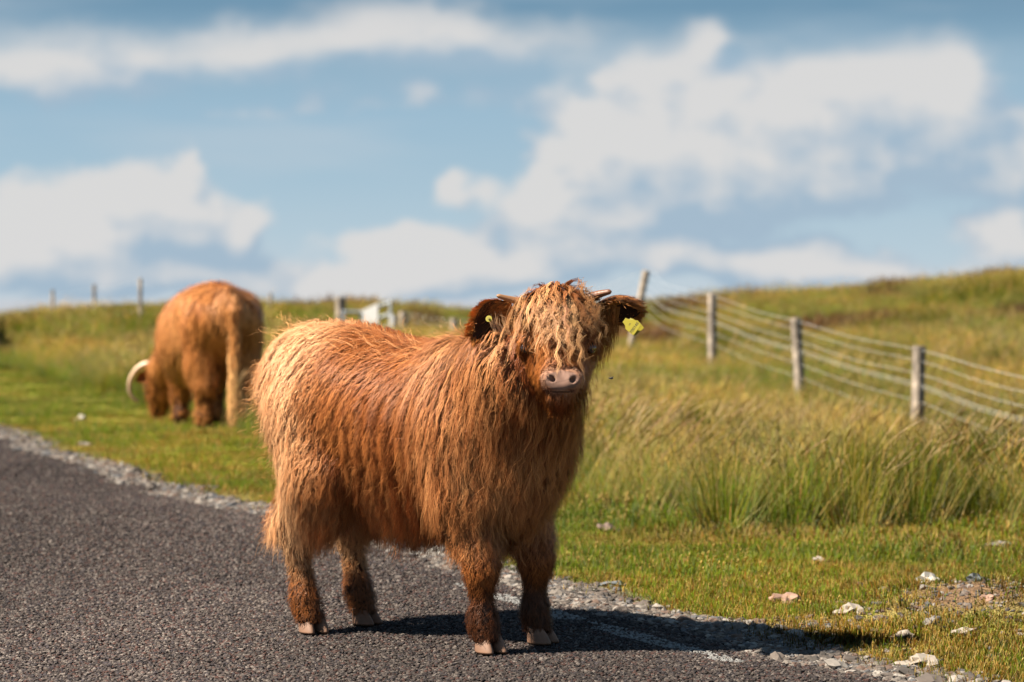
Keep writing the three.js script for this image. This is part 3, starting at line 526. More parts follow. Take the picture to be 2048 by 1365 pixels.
function clawGeometry(L, W, Hh, side, c) {   // one half of a cloven hoof, toe toward +z
  const pos = [], col = [], idx = [], M = 28, J = 8;
  for (let j = 0; j <= J; j++) {
    const t = j / J, y = t * Hh, sc = (1 - .22 * t * t) * (j === 0 ? .95 : 1), back = -(.28 * t + .16 * t * t) * L;
    for (let m = 0; m < M; m++) {
      const a = m / M * 6.283, cx = Math.cos(a), cz = Math.sin(a); let x = Math.sign(cx) * Math.abs(cx) ** .9 * W / 2 * sc, z = cz > 0 ? cz * L * .62 * sc + back * (1 - .2 * t) : cz * L * .42 * sc + back * .25;
      if (cz > 0) x *= Math.sqrt(1 - .5 * cz * cz); x += side * .1 * W * Math.max(0, cz) * -1;
      pos.push(x, y + (j === J ? -.004 * Math.abs(cz) : 0), z); const n = 1 + .3 * noise(y * 160 + side, m * .25) + .2 * noise(m * .9, y * 40); col.push(c[0] * n, c[1] * n, c[2] * n);
    }
  }
  for (let j = 0; j < J; j++) for (let m = 0; m < M; m++) { const a = j * M + m, b = j * M + (m + 1) % M; idx.push(a, a + M, b, b, a + M, b + M); }
  const b0 = pos.length / 3; pos.push(0, 0, 0, 0, Hh, -.3 * L); col.push(...c, ...c); for (let m = 0; m < M; m++) { idx.push(b0, m, (m + 1) % M); idx.push(b0 + 1, J * M + (m + 1) % M, J * M + m); }
  return geo(pos, null, col, idx);
}
function hornGeometry(pts, r0, r1, base, tipc) {
  const curve = new THREE.CatmullRomCurve3(pts.map((p) => new THREE.Vector3(...p))), N = 36, M = 14, g = new THREE.TubeGeometry(curve, N, 1, M), p = g.attributes.position, c = [], v = new THREE.Vector3();
  for (let i = 0; i <= N; i++) { const t = i / N, q = curve.getPointAt(t), rad = lerp(r0, r1, t ** .85) * (1 + .03 * Math.sin(t * 60) * (1 - t)) * (t > .93 ? Math.sqrt(Math.max(.02, (1 - t) / .07)) : 1); for (let m = 0; m <= M; m++) { const k = i * (M + 1) + m; v.fromBufferAttribute(p, k).sub(q).multiplyScalar(rad).add(q); p.setXYZ(k, v.x, v.y, v.z); c.push(...mix3(base, tipc, sstep(.45, .95, t + .08 * noise(t * 20, m)))); } }
  g.setAttribute('color', new THREE.BufferAttribute(Float32Array.from(c), 3)); g.deleteAttribute('uv'); g.computeVertexNormals(); return g;
}
function earSurface(B, T, W, open, cup) {   // a cupped leaf: crescent sections lofted from base to tip
  const ax = sub3(T, B), L = Math.hypot(...ax), e = norm3(ax), wd = norm3(cross3(open, e)), od = norm3(cross3(e, wd)), pos = [], idx = [], NA = 18, M = 20;
  for (let i = 0; i <= NA; i++) {
    const a = i / NA, w = W / 2 * Math.pow(Math.sin(Math.PI * clamp(.13 + a * .86)), .75), dep = cup * Math.sin(Math.PI * clamp(.1 + a * .75));
    for (let m = 0; m < M; m++) { const fr = m < M / 2, b = fr ? (m / (M / 2 - 1)) * 2 - 1 : 1 - ((m - M / 2) / (M / 2 - 1)) * 2, k = -dep * (1 - b * b) - (fr ? 0 : .007 * (1 - b * b * .7) + .002); const c = add3(add3(add3(B, e, L * a), wd, w * b), od, k); pos.push(...c); }
  }
  for (let i = 0; i < NA; i++) for (let m = 0; m < M; m++) { const a = i * M + m, b = i * M + (m + 1) % M; idx.push(a, b, a + M, b, b + M, a + M); }
  const g = geo(pos, null, null, idx); return { pos: [...g.attributes.position.array], nor: [...g.attributes.normal.array], idx, od, e, wd, M };
}

// ---- the calf on the road
{
  const C = [-.283, 0, -7.563], F = [.792, 0, .61], R = [-.61, 0, .792];
  const L = (s, r, y) => [C[0] + F[0] * s + R[0] * r, y, C[2] + F[2] * s + R[2] * r];
  const loc = (p) => { const x = p[0] - C[0], z = p[2] - C[2]; return [x * F[0] + z * F[2], x * R[0] + z * R[2], p[1]]; };
  const seg = (a, b, ra, rb) => [...a, ...b, ra, rb];
  const torso = [
    seg(L(-.40, 0, .77), L(-.24, 0, .735), .16, .20), seg(L(-.24, 0, .735), L(.02, 0, .66), .20, .222), seg(L(.02, 0, .66), L(.27, 0, .68), .222, .205), seg(L(.27, 0, .68), L(.38, .01, .64), .19, .14),
    seg(L(-.45, .07, .80), L(-.40, -.07, .80), .085, .085), seg(L(-.47, 0, .905), L(-.30, 0, .85), .05, .07), seg(L(-.30, 0, .85), L(0, 0, .80), .07, .07), seg(L(0, 0, .80), L(.28, 0, .815), .07, .075), seg(L(.34, 0, .58), L(.38, .02, .50), .12, .08)];
  const neck = [seg(L(.26, .01, .76), L(.46, .08, .84), .155, .125), seg(L(.46, .08, .84), [.125, .945, -7.19], .125, .095), seg(L(.36, .02, .60), [.11, .83, -7.23], .11, .075)];
  const legs = [];
  for (const q of [1, -1]) {
    legs.push(seg(L(-.34, .10 * q, .70), L(-.27, .135 * q, .52), .135, .105), seg(L(-.27, .135 * q, .52), L(-.42, .13 * q, .335), .095, .048), seg(L(-.42, .13 * q, .335), L(-.375, .13 * q, .11), .040, .031), seg(L(-.375, .13 * q, .11), L(-.355, .13 * q, .05), .036, .04));
    legs.push(seg(L(.27, .13 * q, .66), L(.29, .145 * q, .48), .11, .075), seg(L(.29, .145 * q, .48), L(.345, .135 * q, .27), .058, .043), seg(L(.345, .135 * q, .28), L(.347, .135 * q, .25), .043, .042), seg(L(.345, .135 * q, .25), L(.345, .13 * q, .10), .037, .03), seg(L(.345, .13 * q, .10), L(.358, .13 * q, .05), .037, .04));
  }
  const bodyFn = (p) => {
    let d = 9; for (const c of torso) d = smin(d, cone(p, c), .08); for (const c of neck) d = smin(d, cone(p, c), .07); for (const c of legs) d = smin(d, cone(p, c), .045);
    const [s, r, y] = loc(p); if (Math.abs(s) < .4 && y > .36 && y < .9 && r > 0) d += .014 * Math.sin(s * 100 - y * 14 + 5 * fbm(s * 4, y * 3)) * sstep(-.22, -.05, s) * (1 - sstep(.2, .3, s)) * sstep(.38, .48, y) * (1 - sstep(.66, .8, y));   // folds of the coat over the ribs
    return d;
  };
  const headFn = (p) => {
    let d = ball(p, [.134, 1.0, -7.13], [.104, .094, .105]);
    d = smin(d, cone(p, [.134, .985, -7.12, .137, .92, -7.085, .094, .08]), .04); d = smin(d, cone(p, [.137, .92, -7.085, .142, .855, -7.02, .078, .056]), .03);
    d = smin(d, cone(p, [.137, .90, -7.15, .141, .83, -7.055, .075, .052]), .04); d = smin(d, cone(p, [.08, .905, -7.12, .11, .84, -7.04, .044, .035]), .03); d = smin(d, cone(p, [.2, .905, -7.13, .172, .84, -7.04, .044, .035]), .03);
    d = smin(d, ball(p, [.145, .826, -6.974], [.055, .038, .047]), .022); d = smin(d, ball(p, [.111, .834, -6.945], [.024, .024, .022]), .02); d = smin(d, ball(p, [.179, .831, -6.945], [.024, .024, .022]), .02); d = smin(d, ball(p, [.145, .812, -6.955], [.042, .02, .032]), .018);
    d = smin(d, ball(p, [.145, .786, -6.985], [.040, .020, .042]), .008);
    for (const s of [-1, 1]) d = smin(d, ball(p, [.134 + s * .086, .93, -7.07], [.026, .026, .032]), .025);
    const cut = (c, k) => { const h = Math.max(k - Math.abs(d + c), 0) / k; d = Math.max(d, -c) + h * h * k * .25; };
    cut(cone(p, [.104, .842, -6.914, .119, .830, -6.932, .010, .007]), .007); cut(cone(p, [.186, .839, -6.914, .171, .827, -6.932, .010, .007]), .007);
    cut(cone(p, [.145, .797, -6.915, .186, .801, -6.95, .004, .004]), .004); cut(cone(p, [.145, .797, -6.915, .102, .800, -6.945, .004, .004]), .004);
    cut(cone(p, [.145, .823, -6.912, .145, .806, -6.915, .002, .002]), .006);
    return d;
  };
  const body = new Field([-1.05, .03, -8.2], [.45, 1.12, -6.9], .0115, bodyFn), head = new Field([-.02, .73, -7.28], [.29, 1.13, -6.87], .0034, headFn);
  const sdf = (p) => Math.min(body.at(p), head.at(p)), grad = (p) => head.at(p) < body.at(p) ? head.grad(p) : body.grad(p);
  const bs = body.surface(), hs = head.surface();
  const EB = [[.012, 1.022, -7.145], [.250, 1.026, -7.16]], ET = [[-.112, .953, -7.11], [.378, 1.022, -7.145]];
  const earR = earSurface(EB[0], ET[0], .135, norm3([-.12, -.2, .96]), .042), earL = earSurface(EB[1], ET[1], .115, norm3([.12, -.82, .55]), .045);
  const g = thing('highland_calf', C, 'shaggy ginger highland calf standing on the road, facing the camera', 'calf');
  const UNDER = [.15, .046, .011], parts = [];
  const padAt = (p) => p[2] > -6.975 ? Math.hypot((p[0] - .145) / .052, (p[1] - .829) / .029) : 9;
  for (const [s, fn] of [[bs, (p) => mix3([.04, .016, .008], UNDER, sstep(.12, .34, p[1]))], [hs, (p) => {
    const n = noise(p[0] * 90, p[1] * 90, p[2] * 90), pad = padAt(p) + n * .05, lips = p[2] > -6.99 && p[1] > .768 && p[1] < .865 && Math.abs(p[0] - .145) < .075;
    let c = lips ? mix3([.34, .18, .115], [.25, .115, .065], clamp(.5 + n)) : UNDER; if (p[1] < .799 && p[1] > .793 && p[2] > -6.96) c = [.09, .045, .03];
    return mix3(mix3([.215, .125, .092], [.15, .084, .062], clamp(.5 + n * .8)), c, sstep(.9, 1.05, pad));
  }], [earR, () => [.045, .018, .009]], [earL, () => [.045, .018, .009]]]) { const col = []; for (let q = 0; q < s.pos.length; q += 3) col.push(...fn([s.pos[q], s.pos[q + 1], s.pos[q + 2]])); parts.push(geo(s.pos, s.nor, col, s.idx)); }
  const bodyGeo = mergeGeometries(parts); bodyGeo.translate(-C[0], -C[1], -C[2]); mesh('body', bodyGeo, skinMaterial, g);

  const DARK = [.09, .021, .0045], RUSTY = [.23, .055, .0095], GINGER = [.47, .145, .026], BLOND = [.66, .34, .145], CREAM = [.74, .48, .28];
  const r = rng(1234), coat = new Hair(2150000), S = sampler(bs, r);
  const down = [0, -1, 0], back = [-F[0], 0, -F[2]];
  { // fine wisps standing off the topline, the rump and behind the thighs
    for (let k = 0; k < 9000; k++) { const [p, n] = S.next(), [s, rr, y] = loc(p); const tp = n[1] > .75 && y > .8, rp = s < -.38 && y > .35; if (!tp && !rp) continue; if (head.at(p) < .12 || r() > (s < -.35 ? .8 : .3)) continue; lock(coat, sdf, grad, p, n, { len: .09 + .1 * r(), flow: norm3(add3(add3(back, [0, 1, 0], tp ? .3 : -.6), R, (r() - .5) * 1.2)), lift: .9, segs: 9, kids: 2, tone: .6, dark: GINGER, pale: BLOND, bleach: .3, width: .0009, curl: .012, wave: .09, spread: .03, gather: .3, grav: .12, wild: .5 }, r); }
  }
  const avoid = (q) => head.at(q) < .052 && q[2] > -7.23;
  for (let k = 0; k < 40000; k++) {
    const [p, n] = S.next(), [s, rr, y] = loc(p); if (head.at(p) < .006 || y < .05) continue;
    if (n[0] * .05 + n[2] < -.25 && r() < .62) continue;
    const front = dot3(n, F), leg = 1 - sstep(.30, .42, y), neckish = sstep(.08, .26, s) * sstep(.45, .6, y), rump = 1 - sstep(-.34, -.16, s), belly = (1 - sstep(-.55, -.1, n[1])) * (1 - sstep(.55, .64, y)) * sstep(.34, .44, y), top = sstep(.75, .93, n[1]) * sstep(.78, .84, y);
    const chest = sstep(.25, .7, front) * (1 - sstep(.74, .86, y)) * sstep(.3, .45, y) * sstep(.22, .34, s);
    const rib = sstep(-.22, -.08, s) * (1 - sstep(.1, .22, s)) * (1 - sstep(.7, .8, y)); let len = lerp(.095, .062, rib); len = lerp(len, .125, rump); len = lerp(len, .19, neckish); len = lerp(len, .17, belly); len = lerp(len, .13, chest); len = lerp(len, .085, top * (1 - neckish)); len = lerp(len, lerp(.02, .026, sstep(.07, .14, y)), leg);
    const knee = sstep(.32, .39, y) * (1 - sstep(.44, .56, y)); len = lerp(len, .13, knee * (1 - belly) * (front < .3 ? 1 : .45)); if (head.at(p) < .06) len *= .55;
    let flow = add3(down, back, lerp(.8, .15, Math.max(neckish * .85, rump, leg, belly)) + top * .5); if (top > .1) flow = add3(flow, R, (rr > 0 ? 1 : -1) * .5 * top); if (s > .36 && y > .7) flow = add3(flow, R, .3);
    flow = norm3(add3(flow, n, -dot3(flow, n) * .9));
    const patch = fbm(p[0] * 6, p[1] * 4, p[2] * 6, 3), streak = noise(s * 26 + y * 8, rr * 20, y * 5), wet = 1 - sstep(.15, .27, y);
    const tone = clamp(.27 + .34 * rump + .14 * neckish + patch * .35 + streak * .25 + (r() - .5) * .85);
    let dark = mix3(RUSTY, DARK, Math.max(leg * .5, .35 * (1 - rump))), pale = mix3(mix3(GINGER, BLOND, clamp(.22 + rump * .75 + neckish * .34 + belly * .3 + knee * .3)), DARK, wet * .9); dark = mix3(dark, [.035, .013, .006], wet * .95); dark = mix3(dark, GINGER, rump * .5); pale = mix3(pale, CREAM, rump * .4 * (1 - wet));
    const long = len > .1;
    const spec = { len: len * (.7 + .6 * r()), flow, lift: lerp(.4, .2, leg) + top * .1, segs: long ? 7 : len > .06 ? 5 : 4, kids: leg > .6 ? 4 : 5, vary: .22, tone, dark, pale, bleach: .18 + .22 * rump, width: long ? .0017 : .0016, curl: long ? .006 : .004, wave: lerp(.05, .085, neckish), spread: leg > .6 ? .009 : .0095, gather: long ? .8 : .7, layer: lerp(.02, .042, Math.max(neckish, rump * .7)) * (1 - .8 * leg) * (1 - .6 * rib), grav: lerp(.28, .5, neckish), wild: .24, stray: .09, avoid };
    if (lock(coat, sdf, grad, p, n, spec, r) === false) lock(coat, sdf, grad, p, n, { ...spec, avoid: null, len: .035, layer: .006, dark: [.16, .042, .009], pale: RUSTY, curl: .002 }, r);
  }
  tag(mesh('coat', coat.build(C), coatMaterial, g), 'long wavy ginger coat, paler on the rump and shoulder', null, null, 'stuff');
  console.log('calf coat', coat.v, coat.q / 3);

  // face, forelock and ears
  const face = new Hair(330000), HS = sampler(hs, r), HC = [.134, 1.0, -7.13];
  for (let k = 0; k < 5600; k++) {
    const [p, n] = HS.next(); if (body.at(p) < -.004) continue; const pad = padAt(p); if (pad < 1.02 || (p[2] > -6.97 && p[1] < .801 && p[1] > .792)) continue;
    if (Math.hypot(p[0] - .134 - .088 * Math.sign(p[0] - .134), p[1] - .922, p[2] + 7.05) < .02) continue;
    const chin = 1 - sstep(.77, .83, p[1] + (p[2] + 7.0) * .3), near = p[2] > -7.0 ? 1 - sstep(1.02, 1.75, pad) : 0; const flow = norm3(add3([(p[0] - .14) * 3, -1, -.1], n, -.3 * dot3(n, [0, -1, 0])));
    lock(face, sdf, grad, p, n, { len: lerp(lerp(.028, .055, chin), .008, near) * (.8 + .4 * r()), flow, lift: .3, segs: 4, kids: 6, tone: .4 + .5 * noise(p[0] * 20, p[1] * 20, p[2] * 20), dark: mix3([.14, .036, .008], [.30, .13, .07], near), pale: mix3([.38, .125, .026], [.50, .31, .21], near), bleach: .15, width: lerp(.0017, .0012, near), curl: .0015, spread: .010, gather: .5, layer: lerp(.008, .002, near), wild: .25 }, r);
  }
  for (let k = 0; k < 900; k++) { const [p, n] = HS.next(); if (p[2] < -6.99 || p[1] > .86 || padAt(p) < 1.0 || r() > .2) continue; lock(face, sdf, grad, p, n, { len: .03 + .035 * r(), flow: norm3([(p[0] - .145) * 9, -.7, .5]), lift: .8, segs: 5, kids: 1, tone: .7, dark: GINGER, pale: BLOND, width: .0006, curl: .003, wave: .1, spread: .002, grav: .12, wild: .2 }, r); }
  tag(mesh('face_hair', face.build(C), coatMaterial, g), 'short rusty hair on the face and chin', null, null, 'stuff');
  const fore = new Hair(520000);
  for (let k = 0; k < 1050; k++) {
    const [p, n] = HS.next(), dx = p[0] - HC[0]; if (p[1] < 1.015 || p[2] < -7.19 || Math.abs(dx) > .098) continue; const edge = sstep(.035, .09, Math.abs(dx));
    const top = sstep(1.03, 1.08, p[1]), patch = noise(p[0] * 30, p[1] * 22, p[2] * 22);
    lock(fore, sdf, grad, p, n, { len: lerp((.10 + .18 * top), .065, edge) * (.6 + .65 * r()), flow: norm3([dx * lerp(6, 8, top), -.25, .8]), lift: .12, segs: 12, kids: 12, vary: .3, tone: .42 + .45 * patch + .6 * (r() - .5), dark: [.2, .052, .01], pale: [.66, .36, .155], bleach: .35, width: .0017, curl: .0075, wave: .07, spread: .0065, gather: .93, avoid: (q) => q[2] > -7.11 && Math.abs(q[1] - .918) < .03 && Math.abs(Math.abs(q[0] - HC[0]) - .092) < .026, layer: .026, grav: .36, wild: .2, stray: .14 }, r);
  }
  for (let k = 0; k < 420; k++) { const [p, n] = HS.next(); if (p[1] < .99 || p[2] > -7.1) continue; lock(fore, sdf, grad, p, n, { len: .09, flow: norm3([(p[0] - HC[0]) * 5, -.35, -.6]), lift: .15, segs: 7, kids: 10, tone: .4, dark: [.2, .06, .013], pale: GINGER, width: .002, curl: .004, spread: .014, layer: .014 }, r); }
  tag(mesh('forelock', fore.build(C), coatMaterial, g), 'long curly blond forelock falling over the eyes', null, null, 'stuff');
  console.log('face', face.v, 'fore', fore.v);
  const eh = new Hair(260000);
  for (const [e, q] of [[earR, 0], [earL, 1]]) {
    const isR = q === 0, ES = sampler(e, r), B = EB[q], LN = Math.hypot(...sub3(ET[q], EB[q])), noS = () => 1, noG = () => [0, 1, 0];
    for (let k = 0; k < 1700; k++) {
      const [p, n] = ES.next(), inner = dot3(n, e.od) > .25, a = dot3(sub3(p, B), e.e) / LN, b = dot3(sub3(p, B), e.wd) / (isR ? .0675 : .0575);
      if (inner && Math.abs(b) < .8 && r() < .88) continue;
      const rim = Math.abs(b) > .72 || a > .86;
      lock(eh, noS, noG, p, n, { len: (rim ? .026 : .03) * (.7 + .6 * r()), flow: norm3(add3(add3(e.e, e.wd, Math.sign(b) * (rim ? .7 : .2)), down, .15)), lift: inner ? .1 : .5, segs: 4, kids: 6, tone: .3 + .4 * r(), dark: inner ? [.06, .02, .008] : [.30, .085, .017], pale: inner ? [.2, .08, .025] : [.62, .25, .065], bleach: .3, width: .0016, curl: .002, spread: .008, gather: .5, grav: .08, wild: .2 }, r);
    }
    const long = isR ? 13 : 120;
    for (let k = 0; k < long; k++) {   // long tassels from inside and below the ear
      const a = isR ? .25 + .3 * r() : -.05 + .68 * r() * r(), b = isR ? (r() - .5) * 1.1 : (r() - .3), p = add3(add3(add3(B, e.e, a * LN), e.wd, b * .05), e.od, isR ? -.006 : -.004);
      lock(eh, noS, noG, p, e.od, { len: isR ? .05 + .06 * r() : (.08 + .10 * r()) * (1.1 - .7 * a), flow: isR ? norm3([.5, -.8, .4]) : norm3([.04, -1, .1]), lift: .4, segs: 8, kids: isR ? 5 : 8, tone: .5, dark: isR ? [.35, .18, .06] : [.17, .05, .012], pale: isR ? CREAM : [.5, .24, .085], bleach: .3, width: .0015, curl: .004, wave: .08, spread: .010, gather: .7, grav: .4, wild: .2 }, r);
    }
  }
  tag(mesh('ear_hair', eh.build(C), coatMaterial, g), 'rusty fringe of hair round both ears', null, null, 'stuff');
  // horns, eyes, ear tags, hooves
  const rel = (p) => sub3(p, C);
  mesh('horn', hornGeometry([[.06, 1.045, -7.12], [0, 1.06, -7.105], [-.046, 1.073, -7.09]].map(rel), .017, .006, [.22, .10, .04], [.25, .13, .06]), hornMaterial, g);
  mesh('horn', hornGeometry([[.205, 1.055, -7.13], [.256, 1.076, -7.115], [.293, 1.085, -7.10]].map(rel), .020, .007, [.16, .06, .025], [.12, .05, .025]), hornMaterial, g);
  for (const s of [-1, 1]) { const e = mesh('eye', new THREE.SphereGeometry(.018, 24, 16), eyeMaterial, g); e.position.set(...rel([.134 + s * .095, .920, -7.052])); }
  const tagMat = new THREE.MeshStandardMaterial({ color: new THREE.Color().setRGB(.24, .20, .012), roughness: .45 });
  const cv = document.createElement('canvas'); cv.width = 256; cv.height = 320; const cx = cv.getContext('2d'); cx.fillStyle = '#857a16'; cx.fillRect(0, 0, 256, 320); cx.fillStyle = '#1c1a10'; cx.textAlign = 'center'; cx.font = 'bold 74px sans-serif'; cx.fillText('700146', 128, 268); cx.font = 'bold 40px sans-serif'; cx.fillText('UK', 128, 150);
  const print = new THREE.CanvasTexture(cv); print.colorSpace = THREE.SRGBColorSpace;
  const printMat = new THREE.MeshStandardMaterial({ map: print, roughness: .45 });
  const ts = new THREE.Shape(); ts.moveTo(-.010, .034); ts.lineTo(.010, .034); ts.quadraticCurveTo(.012, .016, .025, .008); ts.lineTo(.026, -.03); ts.quadraticCurveTo(.025, -.034, .02, -.034); ts.lineTo(-.02, -.034); ts.quadraticCurveTo(-.025, -.034, -.026, -.03); ts.lineTo(-.025, .008); ts.quadraticCurveTo(-.012, .016, -.010, .034);
  const tgeo = new THREE.ExtrudeGeometry(ts, { depth: .0015, bevelEnabled: true, bevelSize: .0006, bevelThickness: .0006, bevelSegments: 2 });
  const uvs = tgeo.attributes.uv, pp = tgeo.attributes.position; for (let i = 0; i < uvs.count; i++) uvs.setXY(i, (pp.getX(i) + .027) / .054, (pp.getY(i) + .035) / .07);
  const et = mesh('ear_tag', tgeo, printMat, g); et.userData.label = 'yellow numbered ear tag'; et.position.set(...rel([.347, .986, -7.055])); et.rotation.set(-.1, -.35, .95); et.rotation.order = 'YXZ'; et.scale.setScalar(.74);
  const bt = mesh('ear_tag', tgeo, tagMat, g); bt.userData.label = 'back half of the yellow ear tag'; bt.position.set(...rel([.358, .984, -7.075])); bt.rotation.set(-.1, -.2, .7); bt.rotation.order = 'YXZ'; bt.scale.setScalar(.7);
  const disc = mesh('ear_tag', new THREE.CylinderGeometry(.0095, .0095, .004, 24), tagMat, g); disc.userData.label = 'round yellow ear button'; disc.position.set(...rel([-.068, 1.004, -7.112])); disc.rotation.set(1.3, 0, .2);
  const knob = mesh('pin', new THREE.CylinderGeometry(.0035, .004, .006, 12), new THREE.MeshStandardMaterial({ color: new THREE.Color().setRGB(.17, .14, .012), roughness: .5 }), disc); knob.position.y = .003;
  const heading = Math.atan2(F[0], F[2]);
  [[.385, .13, -.35], [.385, -.13, .12], [-.33, .13, -.4], [-.33, -.13, .10]].forEach(([s, q, tw]) => {
    const p = L(s, q, 0), h = new THREE.Group(); h.name = 'hoof'; h.position.set(...rel([p[0], .004, p[2]])); h.rotation.y = heading + tw; g.add(h);
    for (const side of [-1, 1]) { const c = mesh('claw', clawGeometry(.08, .045, .054, side, [.15, .078, .046]), hoofMaterial, h); c.position.set(side * .0255, 0, -.012); c.rotation.y = side * .08; }
  });
}

// ---- the cow grazing on the verge
{
  const C = [-2.49, 0, -19.95], F = [-.305, 0, -.952], R = [.952, 0, -.305];
  const L = (s, r, y) => [C[0] + F[0] * s + R[0] * r, y, C[2] + F[2] * s + R[2] * r];
  const loc = (p) => { const x = p[0] - C[0], z = p[2] - C[2]; return [x * F[0] + z * F[2], x * R[0] + z * R[2], p[1]]; };
  const seg = (a, b, ra, rb) => [...a, ...b, ra, rb];
  const torso = [seg(L(-.60, 0, .88), L(-.3, 0, .84), .23, .32), seg(L(-.3, 0, .84), L(.1, 0, .76), .32, .39), seg(L(.1, 0, .76), L(.48, 0, .80), .39, .29), seg(L(-.66, .13, .93), L(-.66, -.13, .93), .12, .12), seg(L(-.72, 0, 1.07), L(-.4, 0, 1.06), .045, .06), seg(L(-.4, 0, 1.06), L(.5, 0, 1.02), .065, .09), seg(L(-.42, .22, .99), L(-.42, -.22, .99), .09, .09), seg(L(.48, 0, .80), L(.62, 0, .66), .26, .2)];
  const neck = [seg(L(.55, 0, .84), L(.85, -.1, .66), .22, .17), seg(L(.85, -.1, .66), L(1.08, -.2, .48), .16, .115), seg(L(1.08, -.2, .46), L(1.16, -.22, .28), .115, .105), seg(L(1.16, -.22, .28), L(1.19, -.23, .1), .10, .075)];
  const legs = [];
  for (const q of [1, -1]) {
    legs.push(seg(L(-.54, .15 * q, .82), L(-.55, .165 * q, .55), .17, .125), seg(L(-.55, .165 * q, .55), L(-.60, .155 * q, .38), .12, .085), seg(L(-.60, .155 * q, .38), L(-.57, .15 * q, .12), .078, .06), seg(L(-.57, .15 * q, .12), L(-.55, .15 * q, .05), .06, .062));
    legs.push(seg(L(.48, .15 * q, .7), L(.5, .16 * q, .52), .15, .11), seg(L(.5, .16 * q, .52), L(.55, .15 * q, .3), .09, .07), seg(L(.55, .15 * q, .3), L(.54, .15 * q, .1), .062, .055), seg(L(.54, .15 * q, .1), L(.55, .15 * q, .05), .058, .06));
  }
  const tail = [seg(L(-.74, 0, 1.11), L(-.84, .02, .98), .05, .042), seg(L(-.84, .02, .98), L(-.86, .04, .55), .04, .03)];
  const fn = (p) => { let d = 9; for (const c of torso) d = smin(d, cone(p, c), .13); for (const c of neck) d = smin(d, cone(p, c), .1); for (const c of legs) d = smin(d, cone(p, c), .07); for (const c of tail) d = smin(d, cone(p, c), .03); return d; };
  const f = new Field([-3.65, .02, -21.7], [-1.5, 1.25, -18.8], .022, fn), s = f.surface(), g = thing('highland_cow', C, 'long-horned ginger highland cow grazing on the verge, seen from behind', 'cow');
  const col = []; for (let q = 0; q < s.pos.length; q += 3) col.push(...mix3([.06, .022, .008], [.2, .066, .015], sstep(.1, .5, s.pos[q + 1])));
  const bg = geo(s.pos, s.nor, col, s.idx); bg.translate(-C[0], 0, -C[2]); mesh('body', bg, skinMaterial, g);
  const r = rng(55), S = sampler(s, r), hair = new Hair(300000), sdf = (p) => f.at(p), grad = (p) => f.grad(p);
  for (let k = 0; k < 4300; k++) {
    const [p, n] = S.next(), [a, b, y] = loc(p), leg = 1 - sstep(.35, .5, y), onHead = sstep(.98, 1.1, a); if (y < .09) continue;
    const patch = fbm(p[0] * 4, p[1] * 1.0, p[2] * 4, 3);
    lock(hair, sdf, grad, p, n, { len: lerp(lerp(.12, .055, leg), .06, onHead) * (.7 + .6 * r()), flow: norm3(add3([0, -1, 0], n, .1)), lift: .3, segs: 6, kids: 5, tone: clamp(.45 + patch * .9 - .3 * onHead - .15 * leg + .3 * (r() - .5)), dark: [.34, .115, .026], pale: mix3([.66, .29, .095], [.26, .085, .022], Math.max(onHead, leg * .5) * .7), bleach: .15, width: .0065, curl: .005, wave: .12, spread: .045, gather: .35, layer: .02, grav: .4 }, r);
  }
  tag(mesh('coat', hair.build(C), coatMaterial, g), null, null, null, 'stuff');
  const th = new Hair(120000), none = () => 1, ng = () => [-F[0], 0, -F[2]];
  for (let k = 0; k < 230; k++) { const t = r(), p = t < .3 ? mix3(L(-.74, 0, 1.10), L(-.84, .02, .98), t / .3) : mix3(L(-.84, .02, .98), L(-.86, .04, .50), (t - .3) / .7); const n = norm3([-F[0] + (r() - .5) * 2.4, 0, -F[2] + (r() - .5) * 2.4]); lock(th, none, ng, p, n, { len: lerp(.16, .55, sstep(.25, .9, t)) * (.75 + .3 * r()), flow: [0, -1, 0], lift: lerp(.25, .75, t), segs: 8, kids: 12, tone: .6 + .6 * (r() - .5), dark: [.28, .10, .026], pale: [.66, .37, .15], bleach: .2, width: .008, curl: .012, wave: .14, spread: .035, gather: .15, grav: .42, wild: .14 }, r); }
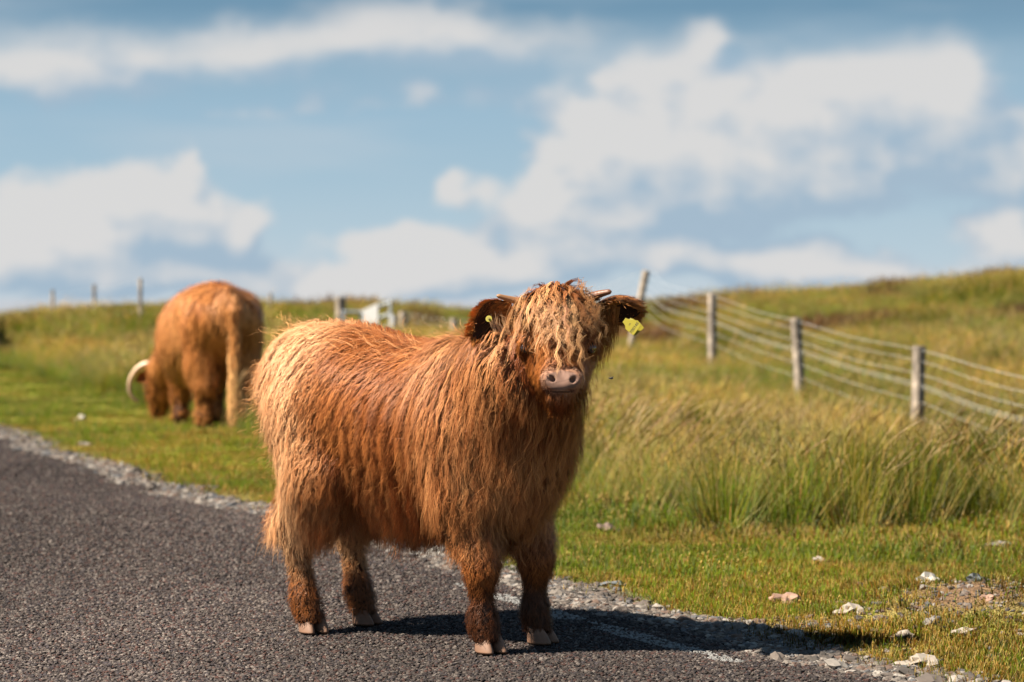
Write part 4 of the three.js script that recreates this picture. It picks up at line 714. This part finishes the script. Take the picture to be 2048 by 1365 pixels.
  tag(mesh('tail', th.build(C), coatMaterial, g), 'long full tail brush hanging almost to the ground', null, null, 'stuff');
  const rel = (p) => sub3(p, C), hornPts = [[.02, .03], [-.10, .05], [-.20, .02], [-.275, -.07], [-.295, -.175], [-.26, -.255], [-.205, -.29]], hb = L(1.1, -.21, .46);
  for (const q of [1, -1]) mesh('horn', hornGeometry(hornPts.map(([x, y]) => rel([hb[0] + q * x, hb[1] + y, hb[2] + x * .1])), .034, .012, [.52, .36, .24], [.12, .065, .04]), hornMaterial, g);
  for (const q of [1, -1]) { const e = earSurface(L(1.1, -.21 + q * .1, .42), L(1.07, -.21 + q * .24, .36), .11, [.1, .1, .99], .03), eg = geo(e.pos, e.nor, e.pos.map((_, i) => [.2, .066, .015][i % 3]), e.idx); eg.translate(-C[0], 0, -C[2]); mesh('ear', eg, skinMaterial, g); }
  [[.57, .15], [.57, -.15], [-.53, .15], [-.53, -.15]].forEach(([a, q]) => { const p = L(a, q, 0), h = new THREE.Group(); h.name = 'hoof'; h.position.set(...rel([p[0], height(p[0], -p[2]), p[2]])); h.rotation.y = Math.atan2(F[0], F[2]); g.add(h); for (const side of [-1, 1]) { const c = mesh('claw', clawGeometry(.1, .055, .075, side, [.10, .06, .04]), hoofMaterial, h); c.position.set(side * .03, 0, -.01); } });
  console.log('cow', hair.v, th.v);
}
{ // the fly hovering beside the calf
  const g = thing('fly', [.284, .836, -6.9], 'tiny black fly hovering to the right of the calf muzzle', 'fly'), black = new THREE.MeshStandardMaterial({ color: new THREE.Color().setRGB(.012, .011, .01), roughness: .35 });
  const b = new THREE.SphereGeometry(.0032, 14, 10); b.scale(1.7, .9, 1); mesh('body', b, black, g);
  const h = mesh('head', new THREE.SphereGeometry(.0018, 12, 8), black, g); h.position.set(-.0062, .0004, 0);
  for (const s of [-1, 1]) { const w = new THREE.SphereGeometry(.0035, 12, 6); w.scale(1.2, .08, .5); const m = mesh('wing', w, black, g); m.position.set(.003, .003, s * .003); m.rotation.set(s * .5, s * .4, .2); }
}
renderer.render(scene, camera);
